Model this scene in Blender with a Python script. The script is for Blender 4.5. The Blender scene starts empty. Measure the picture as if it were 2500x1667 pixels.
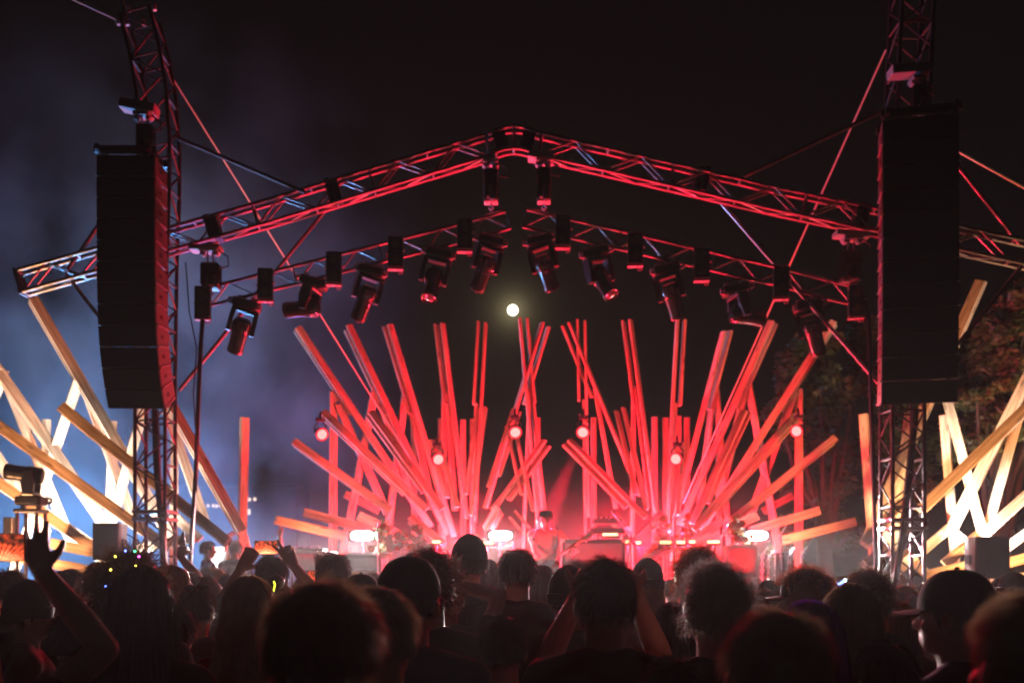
import bpy, bmesh, math, random
from mathutils import Vector, Matrix, Quaternion
R = math.radians
random.seed(7)
SC = bpy.context.scene
COL = SC.collection
# ------------------------------------------------------------------ camera, world, exposure
F = 2431.0            # focal length in photo pixels (35 mm on full frame, 2500 px wide)
CX, HY = 1250.0, 1400.0
EYE = 1.72
cam_d = bpy.data.cameras.new('camera')
cam = bpy.data.objects.new('camera', cam_d); COL.objects.link(cam)
cam.location = (0, 0, EYE); cam.rotation_euler = (R(90), 0, 0)
cam_d.sensor_width = 36; cam_d.lens = 35
cam_d.shift_y = (HY - 833.5) / 2500.0
cam_d.clip_start = 0.05; cam_d.clip_end = 2000
cam_d.dof.use_dof = True; cam_d.dof.focus_distance = 5.0; cam_d.dof.aperture_fstop = 2.4
cam_d.dof.aperture_blades = 0
SC.camera = cam
SC.view_settings.view_transform = 'Standard'
SC.view_settings.look = 'None'
SC.view_settings.exposure = 0.0
SC.view_settings.gamma = 1.0
SC.view_settings.use_curve_mapping = False
SC.render.engine = 'CYCLES'
SC.cycles.use_denoising = True
SC.cycles.max_bounces = 6
SC.cycles.diffuse_bounces = 2
SC.cycles.glossy_bounces = 2
SC.cycles.transmission_bounces = 3
SC.cycles.volume_bounces = 0
SC.cycles.transparent_max_bounces = 6
SC.cycles.caustics_reflective = False
SC.cycles.caustics_refractive = False
SC.cycles.sample_clamp_indirect = 4.0
SC.cycles.volume_step_rate = 3.0
SC.cycles.volume_max_steps = 128

def P(px, py, Y):
    return Vector(((px - CX) / F * Y, Y, EYE + (HY - py) / F * Y))

MOON = P(1252, 757, 420)
wd = bpy.data.worlds.new('World'); SC.world = wd; wd.use_nodes = True
nt = wd.node_tree; N = nt.nodes; N.clear()
def nd(t, loc=None, **kw):
    n = N.new(t)
    for k, v in kw.items(): setattr(n, k, v)
    return n
out = nd('ShaderNodeOutputWorld'); bg = nd('ShaderNodeBackground')
tc = nd('ShaderNodeTexCoord')
dv = nd('ShaderNodeVectorMath', operation='DOT_PRODUCT')
md = (MOON - Vector((0, 0, EYE))).normalized()
dv.inputs[1].default_value = md
nt.links.new(tc.outputs['Generated'], dv.inputs[0])
ac = nd('ShaderNodeMath', operation='ARCCOSINE'); nt.links.new(dv.outputs['Value'], ac.inputs[0])
def expo(scale, amp):
    a = nd('ShaderNodeMath', operation='DIVIDE'); a.inputs[1].default_value = -scale
    nt.links.new(ac.outputs[0], a.inputs[0])
    e = nd('ShaderNodeMath', operation='EXPONENT'); nt.links.new(a.outputs[0], e.inputs[0])
    m = nd('ShaderNodeMath', operation='MULTIPLY'); m.inputs[1].default_value = amp
    nt.links.new(e.outputs[0], m.inputs[0]); return m
e1, e2 = expo(0.009, 0.34), expo(0.050, 0.015)
sm = nd('ShaderNodeMath', operation='ADD'); nt.links.new(e1.outputs[0], sm.inputs[0]); nt.links.new(e2.outputs[0], sm.inputs[1])
sv = nd('ShaderNodeVectorMath', operation='SCALE'); sv.inputs[0].default_value = (1.0, 0.83, 0.44)
nt.links.new(sm.outputs[0], sv.inputs['Scale'])
ad = nd('ShaderNodeVectorMath', operation='ADD'); ad.inputs[1].default_value = (0.0028, 0.0019, 0.0018)
nt.links.new(sv.outputs[0], ad.inputs[0])
nt.links.new(ad.outputs[0], bg.inputs['Color']); bg.inputs['Strength'].default_value = 1.0
nt.links.new(bg.outputs[0], out.inputs['Surface'])

# ------------------------------------------------------------------ lamps
def aim(o, target):
    o.rotation_euler = (Vector(target) - o.location).to_track_quat('-Z', 'Y').to_euler()
def spot(name, loc, target, W, col, cone, blend=0.5, rad=0.06):
    d = bpy.data.lights.new(name, 'SPOT'); d.energy = W; d.color = col
    d.spot_size = R(cone); d.spot_blend = blend; d.shadow_soft_size = rad
    o = bpy.data.objects.new(name, d); COL.objects.link(o); o.location = loc; aim(o, target); return o
def point(name, loc, W, col, rad=0.1):
    d = bpy.data.lights.new(name, 'POINT'); d.energy = W; d.color = col; d.shadow_soft_size = rad
    o = bpy.data.objects.new(name, d); COL.objects.link(o); o.location = loc; return o
def area(name, loc, target, W, col, sx, sy, spread=180):
    d = bpy.data.lights.new(name, 'AREA'); d.energy = W; d.color = col; d.shape = 'RECTANGLE'
    d.size = sx; d.size_y = sy; d.spread = R(spread)
    o = bpy.data.objects.new(name, d); COL.objects.link(o); o.location = loc; aim(o, target); return o

RED = (1.0, 0.012, 0.045)
AMB = (1.0, 0.50, 0.08)
WARM = (1.0, 0.93, 0.92)
BLUE = (0.13, 0.43, 1.0)
VIO = (0.42, 0.24, 1.0)
YF = 18.0       # depth of the two big timber fans
# red floor washes at the foot of the fans
for (px, py, Y, w) in ((1112, 1335, 16.95, 1050), (1172, 1335, 16.95, 1050), (1275, 1335, 16.9, 150), (1420, 1320, 16.9, 150), (1580, 1335, 16.95, 1050),
                       (1640, 1335, 16.95, 1050), (960, 1345, 16.2, 210), (1790, 1345, 16.2, 230), (790, 1345, 16.0, 150), (1905, 1345, 16.0, 170)):
    point('red_wash_light', P(px, py, Y), w, RED, 0.08)
# red washes on the deck behind the truss line, pointing up at its underside
for (x, w) in ((-3.0, 800), (-1.0, 1000), (1.3, 1000), (3.3, 800)):
    spot('red_truss_wash', Vector((x, 14.7, 1.2)), Vector((x * 1.05, 13.2, 7.0)), w * 1.6, RED, 96, 0.8, 0.1)
spot('red_singer_fill', P(760, 1190, 13.7), P(1335, 1330, 15.0), 8000, RED, 13, 0.6, 0.05)  # added red light on the singer's front; no fixture stands here
# amber glow right at the foot of the beams
for (px, py, Y, w) in ((1110, 1322, 16.95, 16), (1180, 1322, 16.95, 16), (1565, 1322, 16.95, 16), (1655, 1322, 16.95, 17),
                       (735, 1330, 16.0, 22), (1960, 1335, 16.0, 22), (1310, 1325, 17.0, 6)):
    point('amber_foot_light', P(px, py, Y), w, AMB, 0.05)
# white floods under the side sculptures
spot('white_flood_light', P(150, 1450, 14.45), P(150, 1450, 14.45) + Vector((-.9, 1.1, 1.8)), 1800, WARM, 96, 0.5, 0.10)
spot('white_flood_light', P(330, 1430, 14.50), P(330, 1430, 14.50) + Vector((-.6, 0.75, 2.0)), 750, WARM, 90, 0.5, 0.10)
spot('white_flood_light', P(505, 1425, 14.70), P(505, 1425, 14.70) + Vector((-.6, 0.5, 2.2)), 420, WARM, 80, 0.5, 0.10)
spot('white_flood_light', P(2400, 1430, 14.45), P(2400, 1430, 14.45) + Vector((1.1, 1.1, 1.8)), 1800, WARM, 86, 0.5, 0.10)
spot('white_flood_light', P(2215, 1440, 14.50), P(2215, 1440, 14.50) + Vector((.6, 0.6, 2.0)), 560, (1.0, 0.76, 0.46), 84, 0.5, 0.10)
# amber spill on the near boards of the side sculptures
spot('amber_flood_light', P(-80, 1500, 12.7), P(130, 1140, 14.5), 1300, (1.0, 0.42, 0.17), 84, 0.8, 0.2)
spot('amber_flood_light', P(2560, 1500, 12.2), P(2420, 1140, 14.5), 1300, (1.0, 0.44, 0.17), 84, 0.8, 0.2)
spot('tree_fill_light', P(2620, 1440, 16.2), P(2520, 840, 19.5), 1300, (1.0, 0.60, 0.30), 46, 0.9, 0.2)  # added light for the right-hand tree, which the side floods miss
# blue and violet floods low in the smoke behind the left sculpture
spot('blue_flood_light', Vector((-13.5, 23.0, 0.6)), Vector((-6.0, 22.0, 6.5)), 7000, BLUE, 120, 1.0, 0.3)
spot('blue_flood_light', Vector((-9.0, 25.5, 0.4)), Vector((-7.5, 22.5, 6.0)), 5000, BLUE, 130, 1.0, 0.3)
spot('violet_flood_light', Vector((-5.2, 24.5, 0.4)), Vector((-5.0, 22.5, 6.0)), 900, VIO, 120, 1.0, 0.3)
spot('red_smoke_flood', Vector((-2.5, 22.5, 0.9)), Vector((-4.0, 22.0, 6.0)), 1000, RED, 95, 1.0, 0.3)

# ------------------------------------------------------------------ materials
def mat(name, col, rough=0.6, metal=0.0, emit=None, strength=0.0, noise=0.0, nscale=8.0, bump=0.0, bscale=60.0, spec=0.5, coat=0.0):
    m = bpy.data.materials.new(name); m.use_nodes = True
    t = m.node_tree; b = t.nodes['Principled BSDF']
    b.inputs['Base Color'].default_value = (*col, 1); b.inputs['Roughness'].default_value = rough
    b.inputs['Metallic'].default_value = metal; b.inputs['Specular IOR Level'].default_value = spec
    b.inputs['Coat Weight'].default_value = coat
    if emit:
        b.inputs['Emission Color'].default_value = (*emit, 1); b.inputs['Emission Strength'].default_value = strength
    if noise or bump:
        tc = t.nodes.new('ShaderNodeTexCoord')
    if noise:
        n = t.nodes.new('ShaderNodeTexNoise'); n.inputs['Scale'].default_value = nscale; n.inputs['Detail'].default_value = 5
        t.links.new(tc.outputs['Object'], n.inputs['Vector'])
        mx = t.nodes.new('ShaderNodeMix'); mx.data_type = 'RGBA'
        mx.inputs['A'].default_value = (*[c * (1 - noise) for c in col], 1)
        mx.inputs['B'].default_value = (*[min(1, c * (1 + noise)) for c in col], 1)
        t.links.new(n.outputs['Fac'], mx.inputs['Factor']); t.links.new(mx.outputs['Result'], b.inputs['Base Color'])
        mr = t.nodes.new('ShaderNodeMapRange'); mr.inputs['To Min'].default_value = max(0.05, rough - 0.12); mr.inputs['To Max'].default_value = min(1, rough + 0.12)
        t.links.new(n.outputs['Fac'], mr.inputs['Value']); t.links.new(mr.outputs['Result'], b.inputs['Roughness'])
    if bump:
        n2 = t.nodes.new('ShaderNodeTexNoise'); n2.inputs['Scale'].default_value = bscale; n2.inputs['Detail'].default_value = 3
        t.links.new(tc.outputs['Object'], n2.inputs['Vector'])
        bp = t.nodes.new('ShaderNodeBump'); bp.inputs['Strength'].default_value = bump; bp.inputs['Distance'].default_value = 0.01
        t.links.new(n2.outputs['Fac'], bp.inputs['Height']); t.links.new(bp.outputs['Normal'], b.inputs['Normal'])
    return m

def wood_mat(name, a, b_):
    m = bpy.data.materials.new(name); m.use_nodes = True
    t = m.node_tree; bs = t.nodes['Principled BSDF']; L = t.links
    tc = t.nodes.new('ShaderNodeTexCoord'); oi = t.nodes.new('ShaderNodeObjectInfo')
    mp = t.nodes.new('ShaderNodeMapping'); mp.inputs['Scale'].default_value = (1.1, 16, 16)
    ofs = t.nodes.new('ShaderNodeVectorMath'); ofs.operation = 'SCALE'; ofs.inputs[0].default_value = (31, 17, 23)
    L.new(oi.outputs['Random'], ofs.inputs['Scale'])
    av = t.nodes.new('ShaderNodeVectorMath'); av.operation = 'ADD'
    L.new(tc.outputs['Object'], av.inputs[0]); L.new(ofs.outputs[0], av.inputs[1]); L.new(av.outputs[0], mp.inputs['Vector'])
    n = t.nodes.new('ShaderNodeTexNoise'); n.inputs['Scale'].default_value = 1.6; n.inputs['Detail'].default_value = 6; n.inputs['Distortion'].default_value = 0.6
    L.new(mp.outputs[0], n.inputs['Vector'])
    cr = t.nodes.new('ShaderNodeValToRGB')
    cr.color_ramp.elements[0].position = 0.36; cr.color_ramp.elements[0].color = (*[v * .72 for v in a], 1)
    cr.color_ramp.elements[1].position = 0.66; cr.color_ramp.elements[1].color = (*b_, 1)
    L.new(n.outputs['Fac'], cr.inputs['Fac'])
    # knots
    mk = t.nodes.new('ShaderNodeMapping'); mk.inputs['Scale'].default_value = (2.4, 9, 9); L.new(av.outputs[0], mk.inputs['Vector'])
    vo = t.nodes.new('ShaderNodeTexVoronoi'); vo.inputs['Scale'].default_value = 1.0; L.new(mk.outputs[0], vo.inputs['Vector'])
    kr = t.nodes.new('ShaderNodeMapRange'); kr.inputs['From Min'].default_value = 0.08; kr.inputs['From Max'].default_value = 0.2
    kr.inputs['To Min'].default_value = 0.42; kr.inputs['To Max'].default_value = 1.0
    L.new(vo.outputs['Distance'], kr.inputs['Value'])
    # each board its own tone
    tr = t.nodes.new('ShaderNodeMapRange'); tr.inputs['To Min'].default_value = 0.8; tr.inputs['To Max'].default_value = 1.12
    L.new(oi.outputs['Random'], tr.inputs['Value'])
    mm = t.nodes.new('ShaderNodeMath'); mm.operation = 'MULTIPLY'; L.new(kr.outputs[0], mm.inputs[0]); L.new(tr.outputs[0], mm.inputs[1])
    sc = t.nodes.new('ShaderNodeVectorMath'); sc.operation = 'SCALE'; L.new(cr.outputs['Color'], sc.inputs[0]); L.new(mm.outputs[0], sc.inputs['Scale'])
    L.new(sc.outputs[0], bs.inputs['Base Color'])
    bs.inputs['Roughness'].default_value = 0.62; bs.inputs['Specular IOR Level'].default_value = 0.3
    bp = t.nodes.new('ShaderNodeBump'); bp.inputs['Strength'].default_value = 0.25; bp.inputs['Distance'].default_value = 0.004
    L.new(n.outputs['Fac'], bp.inputs['Height']); L.new(bp.outputs['Normal'], bs.inputs['Normal'])
    return m

def emis(name, col, s):
    m = bpy.data.materials.new(name); m.use_nodes = True
    t = m.node_tree; t.nodes.clear()
    o = t.nodes.new('ShaderNodeOutputMaterial'); e = t.nodes.new('ShaderNodeEmission')
    e.inputs['Color'].default_value = (*col, 1); e.inputs['Strength'].default_value = s
    t.links.new(e.outputs[0], o.inputs['Surface']); return m

def hair_mat(name, col):
    m = bpy.data.materials.new(name); m.use_nodes = True
    t = m.node_tree; t.nodes.clear()
    o = t.nodes.new('ShaderNodeOutputMaterial'); d = t.nodes.new('ShaderNodeBsdfPrincipled'); tr = t.nodes.new('ShaderNodeBsdfTranslucent')
    mx = t.nodes.new('ShaderNodeMixShader'); mx.inputs[0].default_value = 0.45
    d.inputs['Roughness'].default_value = 0.38; d.inputs['Specular IOR Level'].default_value = 0.6
    d.inputs['Base Color'].default_value = (*col, 1)
    tc = t.nodes.new('ShaderNodeTexCoord'); n = t.nodes.new('ShaderNodeTexNoise'); n.inputs['Scale'].default_value = 22
    t.links.new(tc.outputs['Object'], n.inputs['Vector'])
    mc = t.nodes.new('ShaderNodeMix'); mc.data_type = 'RGBA'
    mc.inputs['A'].default_value = (*[c * 0.55 for c in col], 1); mc.inputs['B'].default_value = (*[min(1, c * 1.5) for c in col], 1)
    t.links.new(n.outputs['Fac'], mc.inputs['Factor'])
    t.links.new(mc.outputs['Result'], d.inputs['Base Color']); t.links.new(mc.outputs['Result'], tr.inputs['Color'])
    t.links.new(d.outputs[0], mx.inputs[1]); t.links.new(tr.outputs[0], mx.inputs[2]); t.links.new(mx.outputs[0], o.inputs['Surface'])
    return m

M = {}
M['alu'] = mat('truss_dark_tube', (0.26, 0.255, 0.26), 0.36, 1.0, noise=0.3, nscale=5, bump=0.1)
M['mast'] = mat('tower_black_tube', (0.07, 0.066, 0.068), 0.42, 0.7, noise=0.3, nscale=5, bump=0.1)
M['steel'] = mat('galvanised_steel', (0.42, 0.42, 0.44), 0.42, 0.75, noise=0.2, nscale=12)
M['strap'] = mat('pale_guy_strap', (0.62, 0.58, 0.56), 0.75, noise=0.12, nscale=30)
M['cab'] = mat('black_cabinet_paint', (0.022, 0.021, 0.022), 0.62, noise=0.3, nscale=20, bump=0.35, bscale=260)
M['grille'] = mat('black_perforated_grille', (0.010, 0.010, 0.011), 0.75, noise=0.4, nscale=200)
M['cabside'] = mat('dark_grey_side_panel', (0.10, 0.09, 0.085), 0.6, noise=0.2, nscale=18, bump=0.2, bscale=220)
M['blackpl'] = mat('black_fixture_plastic', (0.010, 0.010, 0.011), 0.36, noise=0.2, nscale=14, bump=0.1)
M['blackgl'] = mat('glossy_black_shell', (0.012, 0.012, 0.013), 0.22, noise=0.15, nscale=9, coat=0.3)
M['lens'] = mat('dark_lens_glass', (0.05, 0.045, 0.05), 0.08, noise=0.1, spec=0.8)
M['blind'] = mat('blinder_reflector', (0.10, 0.075, 0.05), 0.3, 0.7, noise=0.2)
M['white'] = mat('pale_grey_casting', (0.34, 0.34, 0.35), 0.5, noise=0.15, nscale=20)
M['wood'] = wood_mat('pale_spruce_timber', (0.52, 0.36, 0.23), (0.70, 0.54, 0.38))
M['deck'] = mat('stage_deck_plywood', (0.045, 0.04, 0.038), 0.6, noise=0.3, nscale=6, bump=0.2)
M['skirt'] = mat('black_stage_skirt', (0.012, 0.012, 0.013), 0.9, noise=0.3)
M['ground'] = mat('trodden_grass_ground', (0.045, 0.05, 0.03), 0.95, noise=0.5, nscale=3, bump=0.6, bscale=40)
M['skin'] = mat('skin_light', (0.50, 0.30, 0.22), 0.5, noise=0.12, nscale=30)
M['skin2'] = mat('skin_tan', (0.30, 0.17, 0.11), 0.5, noise=0.12, nscale=30)
M['skin3'] = mat('skin_brown', (0.13, 0.07, 0.045), 0.5, noise=0.12, nscale=30)
M['eye'] = mat('eye_white', (0.7, 0.68, 0.65), 0.2, noise=0.05)
M['moon'] = emis('moon_glow', (1.0, 0.93, 0.72), 9.0)
M['par'] = emis('red_lamp_glow', (1.0, 0.075, 0.07), 8.0)
M['parhalo'] = emis('red_halo_glow', (1.0, 0.012, 0.03), 1.6)
M['strobe'] = emis('white_lamp_glow', (1.0, 0.97, 0.95), 40.0)
M['amberlamp'] = emis('amber_lamp_glow', (1.0, 0.50, 0.16), 4.0)
M['hotlamp'] = emis('hot_pink_lamp_glow', (1.0, 0.42, 0.20), 5.0)
CLOTH = {k: mat('cloth_' + k, c, 0.85, noise=0.25, nscale=14, bump=0.35, bscale=24, spec=0.25) for k, c in dict(
    black=(0.014, 0.013, 0.014), charcoal=(0.035, 0.033, 0.036), navy=(0.018, 0.02, 0.045), grey=(0.10, 0.095, 0.095), maroon=(0.11, 0.02, 0.025),
    red=(0.35, 0.03, 0.03), cream=(0.42, 0.36, 0.29), purple=(0.06, 0.03, 0.11), brown=(0.08, 0.045, 0.03), denim=(0.03, 0.045, 0.08),
    olive=(0.06, 0.06, 0.035), white=(0.6, 0.57, 0.55)).items()}
HAIR = {k: hair_mat('hair_' + k, c) for k, c in dict(
    dark=(0.022, 0.014, 0.010), brown=(0.07, 0.038, 0.02), blonde=(0.36, 0.23, 0.11), red=(0.24, 0.055, 0.015), purple=(0.26, 0.05, 0.60),
    grey=(0.26, 0.24, 0.22), light=(0.24, 0.16, 0.09), black=(0.010, 0.009, 0.009)).items()}

# ------------------------------------------------------------------ mesh collector
class MB:
    def __init__(s): s.v, s.f = [], []
    def add(s, vs, fs):
        o = len(s.v); s.v += [Vector(v) for v in vs]; s.f += [tuple(i + o for i in f) for f in fs]; return s
    def box(s, c, hx, hy, hz, rot=None, bev=0.0):
        c = Vector(c); q = rot or Matrix.Identity(3)
        if bev <= 0:
            vs = [c + q @ Vector((x * hx, y * hy, z * hz)) for x in (-1, 1) for y in (-1, 1) for z in (-1, 1)]
            return s.add(vs, [(0, 1, 3, 2), (4, 6, 7, 5), (0, 4, 5, 1), (2, 3, 7, 6), (0, 2, 6, 4), (1, 5, 7, 3)])
        b = bmesh.new(); bmesh.ops.create_cube(b, size=2)
        for v in b.verts: v.co = Vector((v.co.x * hx, v.co.y * hy, v.co.z * hz))
        bmesh.ops.bevel(b, geom=b.edges[:], offset=bev, segments=1, affect='EDGES')
        b.verts.ensure_lookup_table(); b.verts.index_update()
        vs = [c + q @ v.co for v in b.verts]; fs = [[v.index for v in f.verts] for f in b.faces]; b.free()
        return s.add(vs, fs)
    def tube(s, p0, p1, r, n=8, r1=None, cap=True):
        return s.path([p0, p1], [r, r if r1 is None else r1], n, cap)
    def path(s, pts, rs, n=8, cap=True):
        pts = [Vector(p) for p in pts]
        if not isinstance(rs, (list, tuple)): rs = [rs] * len(pts)
        d0 = (pts[1] - pts[0]).normalized(); a = Vector((0, 0, 1)) if abs(d0.z) < .9 else Vector((1, 0, 0))
        u = d0.cross(a).normalized(); vs = []
        for i, p in enumerate(pts):
            d = (pts[min(i + 1, len(pts) - 1)] - pts[max(i - 1, 0)]).normalized()
            u = (u - d * u.dot(d)).normalized(); w = d.cross(u)
            for k in range(n):
                t = 2 * math.pi * k / n; vs.append(p + (u * math.cos(t) + w * math.sin(t)) * rs[i])
        fs = []
        for i in range(len(pts) - 1):
            for k in range(n): fs.append((i * n + k, i * n + (k + 1) % n, (i + 1) * n + (k + 1) % n, (i + 1) * n + k))
        if cap: fs += [tuple(range(n - 1, -1, -1)), tuple(range((len(pts) - 1) * n, len(pts) * n))]
        return s.add(vs, fs)
    def ell(s, c, r, n=12, m=8, rot=None):
        c = Vector(c); q = rot or Matrix.Identity(3)
        if not isinstance(r, (tuple, list)): r = (r, r, r)
        vs = [c + q @ Vector((0, 0, r[2]))]
        for j in range(1, m):
            th = math.pi * j / m
            for k in range(n):
                ph = 2 * math.pi * k / n
                vs.append(c + q @ Vector((r[0] * math.sin(th) * math.cos(ph), r[1] * math.sin(th) * math.sin(ph), r[2] * math.cos(th))))
        vs.append(c + q @ Vector((0, 0, -r[2]))); fs = []
        for k in range(n): fs.append((0, 1 + k, 1 + (k + 1) % n))
        for j in range(m - 2):
            for k in range(n):
                a = 1 + j * n; b = a + n; fs.append((a + k, b + k, b + (k + 1) % n, a + (k + 1) % n))
        a = 1 + (m - 2) * n; e = len(vs) - 1
        for k in range(n): fs.append((a + (k + 1) % n, a + k, e))
        return s.add(vs, fs)
    def cap(s, p0, p1, r0, r1, n=12):      # rounded tapered limb
        p0, p1 = Vector(p0), Vector(p1); d = p1 - p0; L = d.length; d = d / L
        pts, rs = [], []
        for t in (-1, -.92, -.7, -.38): pts.append(p0 + d * r0 * t); rs.append(r0 * math.sqrt(max(0.0004, 1 - t * t)))
        pts.append(p0); rs.append(r0); pts.append(p1); rs.append(r1)
        for t in (.38, .7, .92, 1): pts.append(p1 + d * r1 * t); rs.append(r1 * math.sqrt(max(0.0004, 1 - t * t)))
        return s.path(pts, rs, n)
    def lathe(s, c, axis, prof, n=16, cap=True):   # prof: (distance along axis, radius)
        c = Vector(c); d = Vector(axis).normalized(); a = Vector((0, 0, 1)) if abs(d.z) < .9 else Vector((1, 0, 0))
        u = d.cross(a).normalized(); w = d.cross(u); vs = []
        for (h, r) in prof:
            for k in range(n):
                t = 2 * math.pi * k / n; vs.append(c + d * h + (u * math.cos(t) + w * math.sin(t)) * r)
        fs = []
        for i in range(len(prof) - 1):
            for k in range(n): fs.append((i * n + k, i * n + (k + 1) % n, (i + 1) * n + (k + 1) % n, (i + 1) * n + k))
        if cap: fs += [tuple(range(n - 1, -1, -1)), tuple(range((len(prof) - 1) * n, len(prof) * n))]
        return s.add(vs, fs)
    def prism(s, poly, d):          # closed polygon of Vectors swept by vector d
        n = len(poly); d = Vector(d); vs = [Vector(p) for p in poly] + [Vector(p) + d for p in poly]
        fs = [tuple(range(n - 1, -1, -1)), tuple(range(n, 2 * n))] + [(k, (k + 1) % n, (k + 1) % n + n, k + n) for k in range(n)]
        return s.add(vs, fs)
    def mesh(s, name, smooth=True, ang=35):
        me = bpy.data.meshes.new(name); me.from_pydata([tuple(v) for v in s.v], [], s.f); me.validate(); me.update()
        b = bmesh.new(); b.from_mesh(me); bmesh.ops.recalc_face_normals(b, faces=b.faces[:])
        if smooth:
            for f in b.faces: f.smooth = True
            for e in b.edges:
                if len(e.link_faces) == 2 and e.calc_face_angle(0) > R(ang): e.smooth = False
        b.to_mesh(me); b.free(); return me

def link(name, me, m=None, parent=None, loc=None, rot=None):
    o = bpy.data.objects.new(name, me); COL.objects.link(o)
    if m is not None:
        if len(me.materials) == 0: me.materials.append(m)
        elif me.materials[0] is not m:
            o.material_slots[0].link = 'OBJECT'; o.material_slots[0].material = m
    if parent: o.parent = parent
    if loc is not None: o.location = loc
    if rot is not None:
        o.rotation_mode = 'QUATERNION'; o.rotation_quaternion = rot
    return o
def build(name, mb, m, parent=None, smooth=True, ang=35):
    """mb is in world coordinates; the object's origin goes to its bounding-box centre"""
    xs = [v for v in mb.v]; lo = Vector([min(v[i] for v in xs) for i in range(3)]); hi = Vector([max(v[i] for v in xs) for i in range(3)])
    c = (lo + hi) / 2
    for i, v in enumerate(mb.v): mb.v[i] = v - c
    base = Vector(parent.location) if parent else Vector((0, 0, 0))
    return link(name, mb.mesh(name, smooth, ang), m, parent, c - base)
def tag(o, label=None, cat=None, group=None, kind=None):
    if label: o['label'] = label
    if cat: o['category'] = cat
    if group: o['group'] = group
    if kind: o['kind'] = kind
    return o
def thing(name, label, cat, loc=(0, 0, 0), group=None):
    o = bpy.data.objects.new(name, None); COL.objects.link(o); o.location = loc; o.empty_display_size = 0.2
    return tag(o, label, cat, group)

# ------------------------------------------------------------------ setting
g = MB(); g.add([(-600, -60, 0), (600, -60, 0), (600, 900, 0), (-600, 900, 0)], [(0, 1, 2, 3)])
tag(build('ground', g, M['ground'], smooth=False), kind='structure')
moon = build('moon', MB().ell(MOON, 2.1, 32, 20), M['moon'])
tag(moon, 'bright round full moon hanging in the night sky above the stage', 'moon')

# stage deck
st = thing('stage', 'low black festival stage deck carrying the performer and the timber fans', 'stage', (0.6, 17.5, 0))
zdk = 0.9
for i in range(4):
    for j in range(4):
        build('deck_panel', MB().box((-2.7 + i * 2.2, 15.0 + j * 1.8, zdk - 0.06), 1.095, 0.895, 0.06, bev=0.006), M['deck'], st, smooth=False)
build('front_skirt', MB().box((0.6, 14.12, 0.39), 4.36, 0.02, 0.385), M['skirt'], st, smooth=False)
for s_ in (-3.78, 4.98):
    build('side_skirt', MB().box((s_, 17.6, 0.39), 0.02, 3.4, 0.385), M['skirt'], st, smooth=False)
sd = thing('side_platform', 'low dark platform beside the stage under the two onlookers', 'platform', (-4.72, 14.3, 0))
build('platform_top', MB().box((-4.72, 14.3, 0.39), 0.86, 0.9, 0.04, bev=0.006), M['deck'], sd, smooth=False)
for sx in (-1, 1):
    for sy in (-1, 1):
        build('leg', MB().box((-4.72 + sx * 0.78, 14.3 + sy * 0.82, 0.175), 0.03, 0.03, 0.175), M['alu'], sd, smooth=False)

# ------------------------------------------------------------------ timber sculptures
def beam(root, p0, p1, Y0, Y1, yaw, w=0.145, t=0.046, m=None, gap=1.25, pair=False, shift=0.0, ext=0.0, short=1.0):
    A, B = P(*p0, Y0), P(*p1, Y1)
    L = (B - A).normalized(); B = B + L * ext
    a = R(yaw); n = Vector((math.sin(a), -math.cos(a), 0)); n = (n - L * n.dot(L)).normalized(); W = n.cross(L).normalized()
    rot = Matrix((L, W, n)).transposed().to_quaternion()
    for k in range(2 if pair else 1):
        off = n * (shift * t - k * (1 + gap) * t)
        f_ = short if k == 1 else 1.0
        h = (B - A).length * f_ / 2 + random.uniform(-0.015, 0.03)
        mb = MB().box((0, 0, 0), h, w / 2, t / 2, bev=0.004)
        c = A + (B - A) * (f_ / 2) + off + L * random.uniform(-0.02, 0.03)
        link('timber_beam', mb.mesh('timber_beam', smooth=False), M['wood'], root, c - Vector(root.location), rot)
def down_to(p0, p1, Y, z):      # lengthen the picture line p0->p1 until its height is z
    y = HY - (z - EYE) * F / Y
    x = p0[0] + (p1[0] - p0[0]) * (y - p0[1]) / (p1[1] - p0[1]); return (x, y)

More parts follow.
